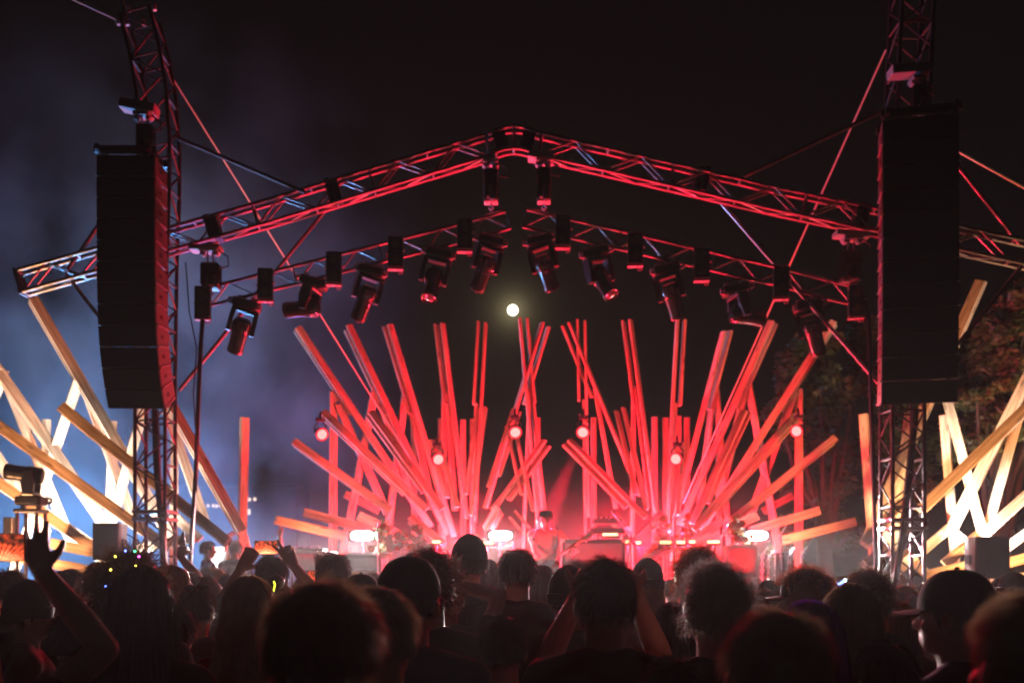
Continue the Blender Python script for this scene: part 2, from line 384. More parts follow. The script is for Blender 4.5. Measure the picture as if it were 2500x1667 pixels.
YB = YF
lf = thing('timber_fan_sculpture', 'red lit fan of paired timber beams rising left of the performer', 'sculpture', (-2.0, YF, zdk), 'timber fans on the stage')
def fan(root, rows):
    for (kind, p0, p1, Y, yaw) in rows:
        if kind == 'p': beam(root, p0, p1, Y, Y - 0.25, yaw, pair=True, gap=1.9, w=.13, short=.42 if Y >= YF - .1 else .8)
        elif kind == 's': beam(root, p0, p1, Y, Y, yaw, shift=-1.45)
        elif kind == 'd': beam(root, p0, down_to(p0, p1, Y, zdk + 0.02), Y, Y, yaw, shift=-1.45)
        elif kind == 'v': beam(root, p0, down_to(p0, p1, Y, zdk + 0.02), Y, Y, yaw, w=0.105, t=0.09)
        elif kind == 'e': beam(root, p0, p1, Y, Y - 0.1, yaw, pair=True)
fan(lf, [
    ('p', (728, 800), (1052, 1288), YF, 27), ('p', (852, 794), (1092, 1302), YF, 36), ('p', (951, 790), (1108, 1312), YF, 46),
    ('p', (1080, 787), (1138, 1262), YF, 62), ('p', (1186, 787), (1160, 1268), YF, 84), ('p', (1269, 783), (1312, 1262), YF, -84),
    ('p', (1324, 788), (1184, 1242), YF, -64),
    ('d', (817, 952), (815, 1330), YF, 27), ('s', (828, 985), (948, 1250), YF, 27), ('d', (921, 945), (862, 1250), YF, 36),
    ('s', (924, 950), (1020, 1240), YF, 36), ('d', (998, 941), (958, 1250), YF, 46), ('s', (1003, 960), (1062, 1240), YF, 46),
    ('d', (1093, 950), (1090, 1250), YF, 62), ('s', (1100, 960), (1118, 1240), YF, 62), ('d', (1286, 905), (1272, 1250), YF, -84),
    ('s', (1284, 905), (1318, 1240), YF, -70),
    ('p', (790, 1006), (1040, 1243), YF - 0.9, 28), ('p', (904, 1002), (1078, 1240), YF - 0.9, 38), ('p', (1069, 1068), (1116, 1238), YF - 0.9, 60),
    ('p', (1185, 998), (1150, 1255), YF - 0.9, 80), ('p', (1252, 1000), (1192, 1185), YF - 0.9, -80), ('p', (1330, 1073), (1205, 1242), YF - 0.9, -58),
    ('p', (1256, 1040), (1300, 1240), YF - 0.9, 75),
    ('p', (716, 1076), (952, 1244), YF - 0.9, 20),
    ('d', (1172, 985), (1162, 1250), YF, 84),
    ('v', (1010, 1021), (1012, 1250), YF + 1.0, 0), ('v', (1076, 1021), (1077, 1250), YF + 1.0, 0), ('v', (1131, 1021), (1131, 1250), YF + 1.0, 0),
    ('v', (1154, 1021), (1154, 1250), YF + 1.0, 0), ('v', (1312, 1018), (1314, 1250), YF + 1.0, 0),
    ('e', (742, 1250), (925, 1297), YF - 1.3, 8), ('e', (672, 1268), (842, 1308), YF - 1.5, 8), ('e', (876, 1258), (1012, 1322), YF - 1.4, 22),
    ('s', (843, 1205), (925, 1245), YF + 0.8, 10), ('p', (1000, 1260), (1085, 1330), YF - 1.2, 30),
    ('p', (1185, 1290), (1213, 1240), YF - 1.1, -50), ('p', (1262, 1253), (1290, 1285), YF - 1.1, 60),
])
rf = thing('timber_fan_sculpture', 'red lit fan of paired timber beams rising right of the performer', 'sculpture', (2.8, YF, zdk), 'timber fans on the stage')
fan(rf, [
    ('p', (1390, 788), (1560, 1205), YF, 66), ('p', (1428, 781), (1437, 1262), YF, 84), ('p', (1539, 781), (1606, 1290), YF, 62),
    ('p', (1654, 779), (1626, 1285), YF, -84), ('p', (1768, 804), (1650, 1260), YF, -62), ('p', (1884, 783), (1660, 1282), YF, -44),
    ('p', (2036, 783), (1716, 1290), YF, -27),
    ('d', (1556, 941), (1553, 1209), YF, 62), ('d', (1740, 941), (1772, 1310), YF, -62), ('d', (1823, 941), (1888, 1290), YF, -44),
    ('d', (1949, 941), (1949, 1350), YF, -27), ('s', (1462, 950), (1512, 1240), YF, 66), ('s', (1562, 950), (1595, 1240), YF, 62),
    ('s', (1735, 950), (1700, 1240), YF, -62), ('s', (1815, 950), (1745, 1250), YF, -44), ('s', (1940, 955), (1830, 1260), YF, -27),
    ('p', (1387, 1070), (1575, 1262), YF - 0.9, 55), ('p', (1522, 996), (1580, 1245), YF - 0.9, 62), ('p', (1650, 1080), (1634, 1292), YF - 0.9, -84),
    ('p', (1818, 1000), (1690, 1278), YF - 0.9, -46), ('p', (1945, 1012), (1690, 1294), YF - 0.9, -36), ('p', (2038, 1070), (1790, 1268), YF - 0.9, -20),
    ('d', (1434, 980), (1438, 1250), YF, 84), ('d', (1640, 985), (1632, 1250), YF, -84),
    ('v', (1598, 1018), (1598, 1250), YF + 1.0, 0), ('v', (1625, 1018), (1625, 1250), YF + 1.0, 0), ('v', (1656, 1018), (1656, 1250), YF + 1.0, 0),
    ('v', (1677, 1018), (1677, 1250), YF + 1.0, 0), ('v', (1755, 1018), (1755, 1250), YF + 1.0, 0), ('v', (1449, 1020), (1449, 1250), YF + 1.0, 0),
    ('e', (2000, 1246), (1836, 1294), YF - 1.3, -8), ('e', (2092, 1272), (1912, 1318), YF - 1.5, -8), ('e', (1850, 1256), (1700, 1326), YF - 1.4, -22),
    ('s', (1938, 1208), (1862, 1248), YF + 0.8, -10), ('p', (1500, 1253), (1530, 1285), YF - 1.1, 50), ('p', (1672, 1335), (1760, 1270), YF - 1.2, -30),
])
ls = thing('timber_lattice_sculpture', 'white lit lattice of crossing timber beams behind the left loudspeaker tower', 'sculpture', (-6.0, 15.2, 0))
Y1 = 15.2
for (kind, p0, p1, Y, yaw) in [
    ('p', (82, 728), (428, 1325), Y1, 36), ('p', (-40, 850), (285, 1318), Y1, 36), ('p', (-60, 1030), (112, 1302), Y1, 36), ('p', (398, 950), (592, 1296), Y1, 36),
    ('d', (194, 925), (69, 1294), Y1, 36), ('d', (352, 998), (275, 1272), Y1, 36), ('d', (12, 900), (-45, 1060), Y1, 36),
    ('l', (214, 965), (332, 1285), Y1 + 0.3, 36), ('l', (20, 945), (178, 1334), Y1 + 0.3, 36), ('l', (409, 1008), (505, 1284), Y1 + 0.3, 36),
    ('p', (150, 992), (556, 1322), Y1 - 0.9, 26), ('p', (-60, 998), (402, 1330), Y1 - 0.9, 26), ('p', (-60, 1140), (232, 1338), Y1 - 0.9, 26),
    ('l', (96, 1238), (226, 1330), Y1 + 0.5, 20), ('l', (420, 1255), (490, 1318), Y1 + 0.5, 20),
    ('v', (114, 1026), (104, 1319), Y1 + 0.9, 20), ('v', (276, 1026), (266, 1262), Y1 + 0.9, 20), ('v', (427, 1020), (424, 1262), Y1 + 0.9, 20),
    ('v', (597, 1020), (590, 1330), Y1 + 0.4, 40),
    ('h', (122, 1325), (300, 1362), Y1 - 1.2, 10), ('h', (-40, 1345), (235, 1395), Y1 - 1.2, 10), ('h', (330, 1340), (470, 1312), Y1 - 0.6, 10)]:
    if kind == 'p': beam(ls, p0, p1, Y, Y, yaw, w=0.150, t=0.046, pair=True)
    elif kind == 'd': beam(ls, p0, down_to(p0, p1, Y, 0.03), Y, Y, yaw, w=0.145, t=0.046, shift=-1)
    elif kind == 'v': beam(ls, p0, down_to(p0, p1, Y, 0.03), Y, Y, yaw, w=0.125, t=0.09)
    else: beam(ls, p0, p1, Y, Y, yaw, w=0.145, t=0.046)
rs = thing('timber_lattice_sculpture', 'white lit lattice of crossing timber beams behind the right loudspeaker tower', 'sculpture', (6.4, 15.2, 0))
for (kind, p0, p1, Y, yaw) in [
    ('p', (2394, 684), (2118, 1312), Y1, -36), ('p', (2575, 788), (2316, 1302), Y1, -36), ('p', (2600, 905), (2245, 1245), Y1 - 0.9, -30),
    ('d', (2308, 960), (2400, 1307), Y1, -30), ('l', (2492, 1000), (2405, 1310), Y1 + 0.3, -30), ('p', (2560, 1160), (2402, 1302), Y1 - 0.4, -30),
    ('v', (2108, 1010), (2128, 1290), Y1 + 0.5, -40), ('v', (2304, 1008), (2332, 1365), Y1 + 0.5, -40), ('v', (2530, 980), (2540, 1365), Y1 + 0.5, -40),
    ('p', (2390, 1305), (2312, 1372), Y1 - 0.7, -20), ('l', (2252, 1345), (2318, 1288), Y1 + 0.2, -10), ('l', (2318, 1292), (2378, 1340), Y1 + 0.2, -10),
    ('p', (2200, 1228), (2110, 1325), Y1 - 0.8, -34), ('p', (2175, 1330), (2112, 1378), Y1 - 0.8, -30), ('l', (2140, 1290), (2200, 1340), Y1 + 0.3, -20),
    ('l', (2205, 1345), (2262, 1400), Y1 + 0.3, -20), ('l', (2190, 1395), (2236, 1352), Y1, -20), ('v', (2132, 1280), (2140, 1390), Y1 - 0.5, -30),
    ('l', (2220, 1010), (2185, 1330), Y1 + 0.3, -30),
    ('h', (2255, 1405), (2400, 1372), Y1 - 1.0, -10), ('h', (2455, 1375), (2620, 1330), Y1 - 1.0, -10), ('l', (2440, 1350), (2520, 1290), Y1 + 0.3, -20),
    ('h', (2440, 1415), (2620, 1398), Y1 - 1.0, -10)]:
    if kind == 'p': beam(rs, p0, p1, Y, Y, yaw, w=0.150, t=0.046, pair=True)
    elif kind == 'd': beam(rs, p0, down_to(p0, p1, Y, 0.03), Y, Y, yaw, w=0.145, t=0.046, shift=-1)
    elif kind == 'v': beam(rs, p0, down_to(p0, p1, Y, 0.03), Y, Y, yaw, w=0.125, t=0.09)
    else: beam(rs, p0, p1, Y, Y, yaw, w=0.145, t=0.046)

# ------------------------------------------------------------------ trusses
def box_truss(root, pts, w, h, r, rb, bay, up=(0, 0, 1), side=(0, 1, 0), flat=False, mt='alu'):
    """chords follow pts (centre line); every chord and brace is a part"""
    pts = [Vector(p) for p in pts]; up0 = Vector(up); sd0 = Vector(side)
    frames = []
    for i, p in enumerate(pts):
        d = (pts[min(i + 1, len(pts) - 1)] - pts[max(i - 1, 0)]).normalized()
        u = (up0 - d * up0.dot(d)).normalized(); s_ = (sd0 - d * sd0.dot(d)).normalized(); frames.append((p, u, s_))
    cs = [(0, 1), (0, -1)] if flat else [(-1, 1), (-1, -1), (1, 1), (1, -1)]
    lines = {c: [p + u * (c[1] * h / 2) + s_ * (c[0] * w / 2) for (p, u, s_) in frames] for c in cs}
    for c in cs: build('chord', MB().path(lines[c], r, 10), M[mt], root)
    # resample
    def at(line, t):
        seg = [(line[i + 1] - line[i]).length for i in range(len(line) - 1)]; T = sum(seg); x = t * T
        for i, sl in enumerate(seg):
            if x <= sl or i == len(seg) - 1: return line[i].lerp(line[i + 1], min(1, x / sl))
            x -= sl
    T = sum((pts[i + 1] - pts[i]).length for i in range(len(pts) - 1)); nb = max(1, round(T / bay))
    faces = [((0, 1), (0, -1))] if flat else [((-1, 1), (-1, -1)), ((1, 1), (1, -1)), ((-1, 1), (1, 1)), ((-1, -1), (1, -1))]
    for fi, (a, b) in enumerate(faces):
        for i in range(nb):
            t0, tm, t1 = i / nb, (i + .5) / nb, (i + 1) / nb
            if fi < 2:
                build('brace', MB().tube(at(lines[b], t0), at(lines[a], tm), rb, 7), M[mt], root)
                build('brace', MB().tube(at(lines[a], tm), at(lines[b], t1), rb, 7), M[mt], root)
                if flat or True:
                    if i % 2 == 0: build('strut', MB().tube(at(lines[a], t0), at(lines[b], t0), rb, 7), M[mt], root)
            else:
                build('strut', MB().tube(at(lines[a], t0), at(lines[b], t0), rb * 1.25, 7), M[mt], root)
                if fi == 3 or w > 0.25:
                    build('brace', MB().tube(at(lines[a], t0), at(lines[b], tm), rb, 7), M[mt], root)
                    build('brace', MB().tube(at(lines[b], tm), at(lines[a], t1), rb, 7), M[mt], root)
        if fi < 2: build('strut', MB().tube(at(lines[a], 1), at(lines[b], 1), rb, 7), M[mt], root)
    return lines
YT = 13.35
rt = thing('roof_truss', 'long black gabled box truss spanning the stage and peaking in the middle', 'truss', P(1255, 340, YT))
pk = P(1256, 346, YT)
lend, rend = P(55, 690, YT), P(2640, 652, YT - 0.5)
la, ra = P(1192, 360, YT), P(1318, 358, YT)
lm = P(650, 523, YT); rm = P(1900, 492, YT - 0.1); rm2 = P(2155, 545, YT - 0.25)
box_truss(rt, [lend, lm, la], 0.17, 0.29, 0.026, 0.014, 0.86)
box_truss(rt, [ra, rm, rm2, rend], 0.17, 0.29, 0.026, 0.014, 0.86)
# rounded corner piece at the peak, dark sleeve blocks, end plate
arc = [P(1192, 360, YT), P(1212, 351, YT), P(1232, 344, YT), P(1255, 341, YT), P(1278, 344, YT), P(1298, 351, YT), P(1318, 358, YT)]
for c_ in ((-1, 1), (-1, -1), (1, 1), (1, -1)):
    build('corner_chord', MB().path([p + Vector((0, c_[0] * .085, c_[1] * .145)) for p in arc], .027, 10), M['alu'], rt)
for k in (1, 3, 5):
    for dy in (-.085, .085):
        build('corner_strut', MB().tube(arc[k] + Vector((0, dy, .145)), arc[k] + Vector((0, dy, -.145)), .017, 7), M['alu'], rt)
    build('corner_strut', MB().tube(arc[k] + Vector((0, -.085, -.145)), arc[k] + Vector((0, .085, -.145)), .02, 7), M['alu'], rt)
for (x, y, q_) in ((1222, 348, -.3), (1288, 348, .3)):
    build('corner_plate', MB().box(P(x, y, YT) + Vector((0, -.10, 0)), .085, .008, .11, Matrix.Rotation(q_, 3, 'Y'), bev=.004), M['blackpl'], rt, smooth=False)
for (x, y, Y) in ((816, 470, YT), (522, 558, YT), (1712, 442, YT), (2100, 533, YT - .2)):
    ang = 0.29 if x < 1250 else -0.24
    q = Matrix.Rotation(-ang, 3, 'Y')
    for k in (-1, 1):
        build('sleeve_block', MB().box(P(x, y, Y) + Vector((k * 0.045, 0, 0)), 0.042, 0.105, 0.165, q, bev=0.008), M['blackpl'], rt, smooth=False)
build('end_plate', MB().box(lend - Vector((0.03, 0, 0)), 0.012, 0.12, 0.18, Matrix.Rotation(-0.25, 3, 'Y'), bev=0.004), M['alu'], rt, smooth=False)
# towers
def tower(label, cpx, Y, wd_, px):
    x0 = P(cpx, 1400, Y).x
    root = thing('truss_tower', label, 'truss tower', (x0, Y, 0), 'truss towers beside the stage')
    pts = [P(a, b, Y) for (a, b) in px]; pts[0].z = 0.12
    box_truss(root, pts, wd_, wd_, 0.026, 0.013, 0.62, up=(1, 0, 0), side=(0, 1, 0), mt='mast')
    build('base_plate', MB().box((x0, Y, 0.03), 0.4, 0.4, 0.03, bev=0.006), M['steel'], root, smooth=False)
    return root
YL, YR = 13.45, 12.75
tl = tower('black truss tower on the left whose head bends outward above the hung loudspeakers', 379, YL, 0.40,
           [(379, 1640), (379, 1200), (379, 900), (383, 640), (389, 480), (390, 360), (381, 230), (364, 135), (341, 45)])
tr_ = tower('straight black truss tower on the right running up out of the picture', 2203, YR, 0.40,
            [(2203, 1640), (2203, 1000), (2203, 700), (2208, 420), (2217, 200), (2226, 20), (2234, -160)])
for (root, cx, Y, zs) in ((tl, 379, YL, ((1268, 0.2), (1250, 0.2))), (tr_, 2203, YR, ((1290, 0.2), (1270, 0.2)))):
    for (py, hw) in zs:
        build('sleeve_ring', MB().box(P(cx, py, Y), 0.235, 0.235, 0.022, bev=0.005), M['alu'], root, smooth=False)
# pins on the mast head
for (x, y) in ((290, 55), (352, 55), (315, 22), (378, 20)):
    build('spigot', MB().tube(P(x, y + 6, YL), P(x - 3, y - 6, YL), 0.028, 10), M['white'], tl)
# braces, poles
def pole(name, label, a, b, r, m, cat='brace pole', group=None, n=10):
    o = build(name, MB().tube(a, b, r, n), m); return tag(o, label, cat, group)
pole('brace_pole', 'upper brace pole from the left mast down to the gable truss', P(432, 336, YL), P(745, 470, YT - 0.12), 0.026, M['alu'], group='brace poles of the truss frame')
pole('brace_pole', 'upper brace pole from the right tower down to the gable truss', P(2158, 270, YR), P(1812, 432, YT - 0.12), 0.026, M['alu'], group='brace poles of the truss frame')
pole('brace_pole', 'long knee brace slanting from the gable truss to the left tower', P(798, 508, YT + 0.1), P(437, 952, YL + 0.12), 0.026, M['alu'], group='brace poles of the truss frame')
pole('brace_pole', 'long knee brace slanting from the gable truss to the right tower', P(1749, 482, YT + 0.1), P(2155, 946, YR + 0.12), 0.026, M['alu'], group='brace poles of the truss frame')
pole('brace_pole', 'outer upper brace of the left truss stub behind the line array', P(318, 440, YL), P(160, 664, YT), 0.026, M['alu'], group='brace poles of the truss frame')
pole('brace_pole', 'outer lower brace from the left truss stub to its tower', P(160, 668, YT), P(350, 912, YL), 0.026, M['alu'], group='brace poles of the truss frame')
pole('brace_pole', 'outer upper brace of the right truss stub beside the line array', P(2270, 320, YR), P(2490, 594, YT - .45), 0.026, M['alu'], group='brace poles of the truss frame')
pole('brace_pole', 'outer lower brace from the right truss stub to its tower', P(2495, 648, YT - .45), P(2250, 948, YR), 0.026, M['alu'], group='brace poles of the truss frame')
def rope(label, pts, r, m, group=None, name='guy_strap', cat='guy strap'):
    return tag(build(name, MB().path(pts, r, 7), m), label, cat, group)
rope('pale guy strap running from the left mast down behind the lights', [P(391, 143, YL + .25), P(1003, 1122, 17.3)], 0.011, M['strap'], 'guy straps')
rope('pale guy strap running from the right tower down behind the lights', [P(2163, 122, YR + .25), P(1668, 1228, 17.3)], 0.012, M['strap'], 'guy straps')
rope('thin guy wire leaving the head of the left mast up to the left', [P(300, 55, YL), P(170, -5, YL + 1), P(60, -70, YL + 2)], 0.014, M['strap'], 'guy straps')
rope('steel chain rising from the head of the left mast', [P(312, 62, YL - .2), P(300, 20, YL - .2), P(290, -40, YL - .2)], 0.03, M['steel'], name='lift_chain', cat='chain')
rope('thin red lit guy wire right of the right line array', [P(2300, 348, YR), P(2560, 492, YR + 1.5)], 0.016, M['strap'], 'guy straps')
# hanging cable looms
rope('black cable loom hanging from the left end of the light truss', [P(495, 772, 13.0), P(490, 840, 13.0), P(485, 950, 13.0), P(478, 1150, 13.0), P(468, 1300, 13.0), P(462, 1420, 13.0)], 0.03, M['blackpl'], 'hanging cable looms', 'cable_loom', 'cable')
rope('thin slack black cable beside the left cable loom', [P(453, 640, 12.9), P(462, 760, 12.9), P(480, 850, 12.9), P(472, 960, 12.9), P(478, 1060, 12.9), P(480, 1200, 12.9)], 0.009, M['blackpl'], 'hanging cable looms', 'cable_loom', 'cable')
rope('black cable loom hanging from the right end of the light truss', [P(2115, 735, 12.9), P(2122, 800, 12.9), P(2126, 950, 12.9), P(2133, 1200, 12.9), P(2140, 1420, 12.9)], 0.026, M['blackpl'], 'hanging cable looms', 'cable_loom', 'cable')
rope('black loom of cables strapped inside the left tower', [P(378, 1000, YL), P(384, 1150, YL - .1), P(395, 1280, YL - .2), P(402, 1400, YL - .25)], 0.05, M['blackpl'], 'hanging cable looms', 'cable_loom', 'cable')
rope('black loom of cables strapped inside the right tower', [P(2236, 1000, YR), P(2215, 1200, YR - .1), P(2200, 1330, YR - .25), P(2185, 1420, YR - .25)], 0.045, M['blackpl'], 'hanging cable looms', 'cable_loom', 'cable')
# inner light trusses
Yi = 13.2
lt_l = thing('light_truss', 'flat ladder truss of lights sloping up under the left half of the gable', 'light truss', P(880, 640, Yi), 'ladder trusses carrying the lights')
box_truss(lt_l, [P(510, 724, Yi), P(1115, 571, Yi), P(1241, 536, Yi)], 0, 0.235, 0.023, 0.011, 0.62, flat=True)
lt_r = thing('light_truss', 'flat ladder truss of lights sloping up under the right half of the gable', 'light truss', P(1680, 640, Yi), 'ladder trusses carrying the lights')
box_truss(lt_r, [P(1281, 532, Yi), P(1893, 673, Yi), P(2085, 722, Yi)], 0, 0.235, 0.023, 0.011, 0.62, flat=True)

# ------------------------------------------------------------------ line arrays
def line_array(label, cab_l, cab_r, ncab, Yl, Yr, w, yaw, topy, H, bend, cx, hoist):
    """ncab cabinets hung in a J: pos of the front top edge centre, then each cabinet pitched a little more"""
    zt = EYE + (HY - topy) / F * (Yl + Yr) / 2
    Yc = (Yl + Yr) / 2; x0 = (cx - CX) / F * Yc
    root = thing('line_array', label, 'line array', (x0, Yc, zt), 'hung line array loudspeakers')
    ry = Matrix.Rotation(R(yaw), 3, 'Z')
    h = H / ncab; d = 0.50
    p = Vector((0, 0, 0)); pitch = 0.0
    out_ = []
    for i in range(ncab):
        pitch = R(bend[i])
        q = ry @ Matrix.Rotation(-pitch, 3, 'X') if False else ry @ Matrix.Rotation(pitch, 3, 'X')
        dn = q @ Vector((0, 0, -1)); fw = q @ Vector((0, -1, 0)); rt_ = q @ Vector((1, 0, 0))
        c = p + dn * (h / 2)
        W = Vector((x0, Yc, zt)) + c                      # front face centre
        hh = h / 2 - 0.006
        # trapezoid body: rear shorter than front
        A = [W + rt_ * (sx * w / 2) + dn * (sz * hh) - fw * 0.03 for sz in (-1, 1) for sx in (-1, 1)]
        B = [W + rt_ * (sx * w / 2 * 0.985) + dn * (sz * hh * 0.80) - fw * d for sz in (-1, 1) for sx in (-1, 1)]
        mb = MB(); mb.add(A + B, [(0, 1, 3, 2), (4, 6, 7, 5), (0, 4, 5, 1), (2, 3, 7, 6), (0, 2, 6, 4), (1, 5, 7, 3)])
        cab = build('cabinet', mb, M['cabside'], root, smooth=False)
        g = MB(); g.box(W - fw * 0.014, w / 2 - 0.004, 0.016, hh - 0.003, q, bev=0.006)
        go = build('grille', g, M['grille'], root, smooth=False); root_rel = go.location.copy()
        go.parent = cab; go.location = root_rel - cab.location
        # side handle recess, side rigging strip and lower lit seam
        for sx in (-1, 1):
            hb = MB(); hb.box(W + rt_ * (sx * (w / 2 * 0.993)) - fw * 0.22, 0.006, 0.045, 0.022, q)
            o = build('handle', hb, M['grille'], root, smooth=False); l = o.location.copy(); o.parent = cab; o.location = l - cab.location
            sb = MB(); sb.box(W + rt_ * (sx * (w / 2 * 0.992)) + dn * (hh * 0.93) - fw * 0.26, 0.012, 0.20, 0.009, q)
            o = build('rigging_bar', sb, M['steel'], root, smooth=False); l = o.location.copy(); o.parent = cab; o.location = l - cab.location
            kb = MB(); kb.ell(W + rt_ * (sx * (w / 2 + 0.008)) + dn * (hh * 0.96) - fw * 0.05, 0.014, 8, 6)
            o = build('pin', kb, M['white'], root); l = o.location.copy(); o.parent = cab; o.location = l - cab.location
        p = p + dn * h
    T = Vector((x0, Yc, zt))
    fb = MB()
    for sx in (-1, 1): fb.box(T + ry @ Vector((sx * (w / 2 - 0.05), 0.22, 0.05)), 0.025, 0.34, 0.035, ry)
    for yy in (0.0, 0.45): fb.box(T + ry @ Vector((0, yy, 0.06)), w / 2 + 0.02, 0.03, 0.04, ry)
    build('fly_frame', fb, M['blackpl'], root, smooth=False)
    return root, T, ry
bl = [0, 0, 0, 0.3, 0.6, 1.2, 2.4, 5, 10, 16, 22, 27]
la_, TL, ryl = line_array('black line array hung before the left tower, its lowest cabinets curling back', 0, 0, 12, 12.35, 12.5, 0.725, 1, 377, 3.18, bl, 306, None)
br = [0, 0, 0, 0, 0.3, 0.5, 0.8, 1.5, 2.5, 4, 6, 8]
ra_, TR, ryr = line_array('black line array hung almost straight before the right tower', 0, 0, 12, 11.55, 11.75, 0.845, -14, 282, 3.36, br, 2248, None)
def hoist(label, frm, body, Y, wpx, hpx, plate=None, group='chain hoists of the rig', tail=True):
    """chain motor: clamp at frm (px), body box centred at body (px)"""
    c = P(*body, Y); root = thing('chain_hoist', label, 'chain hoist', c, group)
    hw, hh = wpx / F * Y / 2, hpx / F * Y / 2
    build('body', MB().box(c, hw, hw * 0.85, hh, bev=0.02), M['blackgl'], root, smooth=False)
    build('end_cap', MB().box(c - Vector((0, 0, hh + 0.018)), hw * 0.92, hw * 0.75, 0.018, bev=0.006), M['steel'], root, smooth=False)
    build('chain_bag', MB().lathe(c + Vector((hw * 0.3, -hw * 0.95, -hh * 0.2)), (0, 0, -1), [(0, hw * .5), (hh * .3, hw * .62), (hh * .9, hw * .5), (hh, hw * .15)], 10), M['cab'], root)
    f = P(*frm, Y)
    for k in (-1, 1):
        build('chain', MB().tube(c + Vector((k * hw * .35, 0, hh)), f + Vector((k * hw * .25, 0, 0)), 0.013, 6), M['steel'], root)
        build('bolt', MB().ell(c + Vector((k * hw * .4, -hw * .86, -hh * .92)), 0.022, 8, 6), M['white'], root)
    build('hook', MB().path([c + Vector((0, 0, -hh)), c + Vector((0.0, 0, -hh - .06)), c + Vector((.03, 0, -hh - .10)), c + Vector((0, 0, -hh - .13)), c + Vector((-.03, 0, -hh - .10))], 0.012, 7), M['steel'], root)
    build('clamp', MB().box(f, hw * 1.0, 0.10, 0.025, bev=0.006), M['white'], root, smooth=False)
    for k in (-1, 1): build('shackle', MB().lathe(f + Vector((k * hw * .75, -0.06, -0.045)), (0, 1, 0), [(0, .03), (.05, .038), (.1, .03)], 10), M['white'], root)
    if plate:
        (a, b, t) = plate; A, B = P(*a, Y), P(*b, Y)
        build('beam_clamp', MB().box((A + B) / 2, (B - A).length / 2, 0.11, t, Matrix.Rotation(-math.atan2(B.z - A.z, B.x - A.x), 3, 'Y'), bev=0.008), M['white'], root, smooth=False)
    # control cable loop
    build('cable', MB().path([f + Vector((hw, 0, 0)), f + Vector((hw + .12, 0, -.08)), f + Vector((hw + .13, 0, -.2)), c + Vector((hw, 0, hh * .6))], 0.010, 6), M['blackpl'], root)
    return root
hoist('chain hoist hanging just left of the truss peak', (1198, 397), (1199, 453), 13.3, 37, 74)
hoist('chain hoist hanging just right of the truss peak', (1326, 394), (1328, 450), 13.3, 35, 78, plate=((1290, 381), (1352, 391), 0.045))
hoist('chain hoist at the outer end of the left light truss', (512, 612), (515, 672), 13.1, 44, 56, plate=((465, 608), (540, 606), 0.03))
hoist('chain hoist at the outer end of the right light truss', (2080, 582), (2076, 650), 13.0, 46, 70, plate=((2038, 571), (2120, 578), 0.035))
hoist('chain hoist above the left line array', (350, 282), (356, 343), 12.75, 40, 72, plate=((297, 256), (383, 272), 0.06))
hoist('chain hoist above the right line array', (2240, 196), (2244, 240), 12.35, 34, 62, plate=((2172, 178), (2268, 172), 0.055))

# ------------------------------------------------------------------ blinders
def blinder(label, px, py, yaw):
    Y = 13.02; c = P(px, py, Y); q = Matrix.Rotation(R(yaw), 3, 'Z')
    root = thing('blinder_light', label, 'blinder light', c, 'two lamp blinders on the light trusses')
    hw, hh, hd = 0.098, 0.205, 0.07
    build('housing', MB().box(c, hw, hd, hh, q, bev=0.012), M['blackpl'], root, smooth=False)
    for k in (-1, 1):
        o = c + q @ Vector((0, -hd - 0.002, k * 0.1))
        lamp = build('lamp', MB().lathe(o, q @ Vector((0, -1, 0)), [(0, .072), (.012, .074), (.014, .066), (.004, .055)], 16), M['blackpl'], root)
        ln = build('lens', MB().lathe(o + q @ Vector((0, -0.004, 0)), q @ Vector((0, -1, 0)), [(0, .062), (.003, .05), (.006, .02)], 16), M['blind'], root)
        l = ln.location.copy(); ln.parent = lamp; ln.location = l - lamp.location
    build('bracket', MB().box(c - Vector((0, 0, hh + 0.014)), hw * 1.05, hd * 0.7, 0.011, q, bev=0.004), M['white'], root, smooth=False)
    for k in (-1, 1):
        build('bolt', MB().ell(c + q @ Vector((k * (hw + .012), -hd * .5, 0.02 * k)), 0.017, 8, 6), M['white'], root)
    build('safety_cable', MB().path([c + q @ Vector((hw * .2, 0, -hh - .02)), c + q @ Vector((hw * .5, 0, -hh - .07)), c + q @ Vector((hw * .9, 0, -hh - .06)), c + q @ Vector((hw, 0, -hh))], 0.008, 6), M['steel'], root)
    build('clamp', MB().box(c + q @ Vector((0, hd + .05, hh * .55)), 0.025, 0.06, 0.05, q, bev=0.006), M['alu'], root, smooth=False)
for (px, py, yw, lb) in [(495, 739, 8, 'lowest blinder, at the outer end of the left light truss'), (648, 695, 8, 'second blinder up from the outer end of the left light truss'),
    (815, 655, 6, 'middle blinder of the left light truss'), (966, 617, 4, 'second blinder from the gap on the left light truss'), (1135, 574, 2, 'topmost blinder of the left light truss, nearest the gap'),
    (1374, 565, -2, 'topmost blinder of the right light truss, nearest the gap'), (1551, 609, -4, 'second blinder from the gap on the right light truss'), (1713, 645, -6, 'middle blinder of the right light truss'),
    (1907, 690, -8, 'blinder crossed by the pale guy strap on the right light truss'), (2090, 736, -8, 'lowest blinder, at the outer end of the right light truss')]:
    blinder('black two lamp ' + lb, px, py, yw)

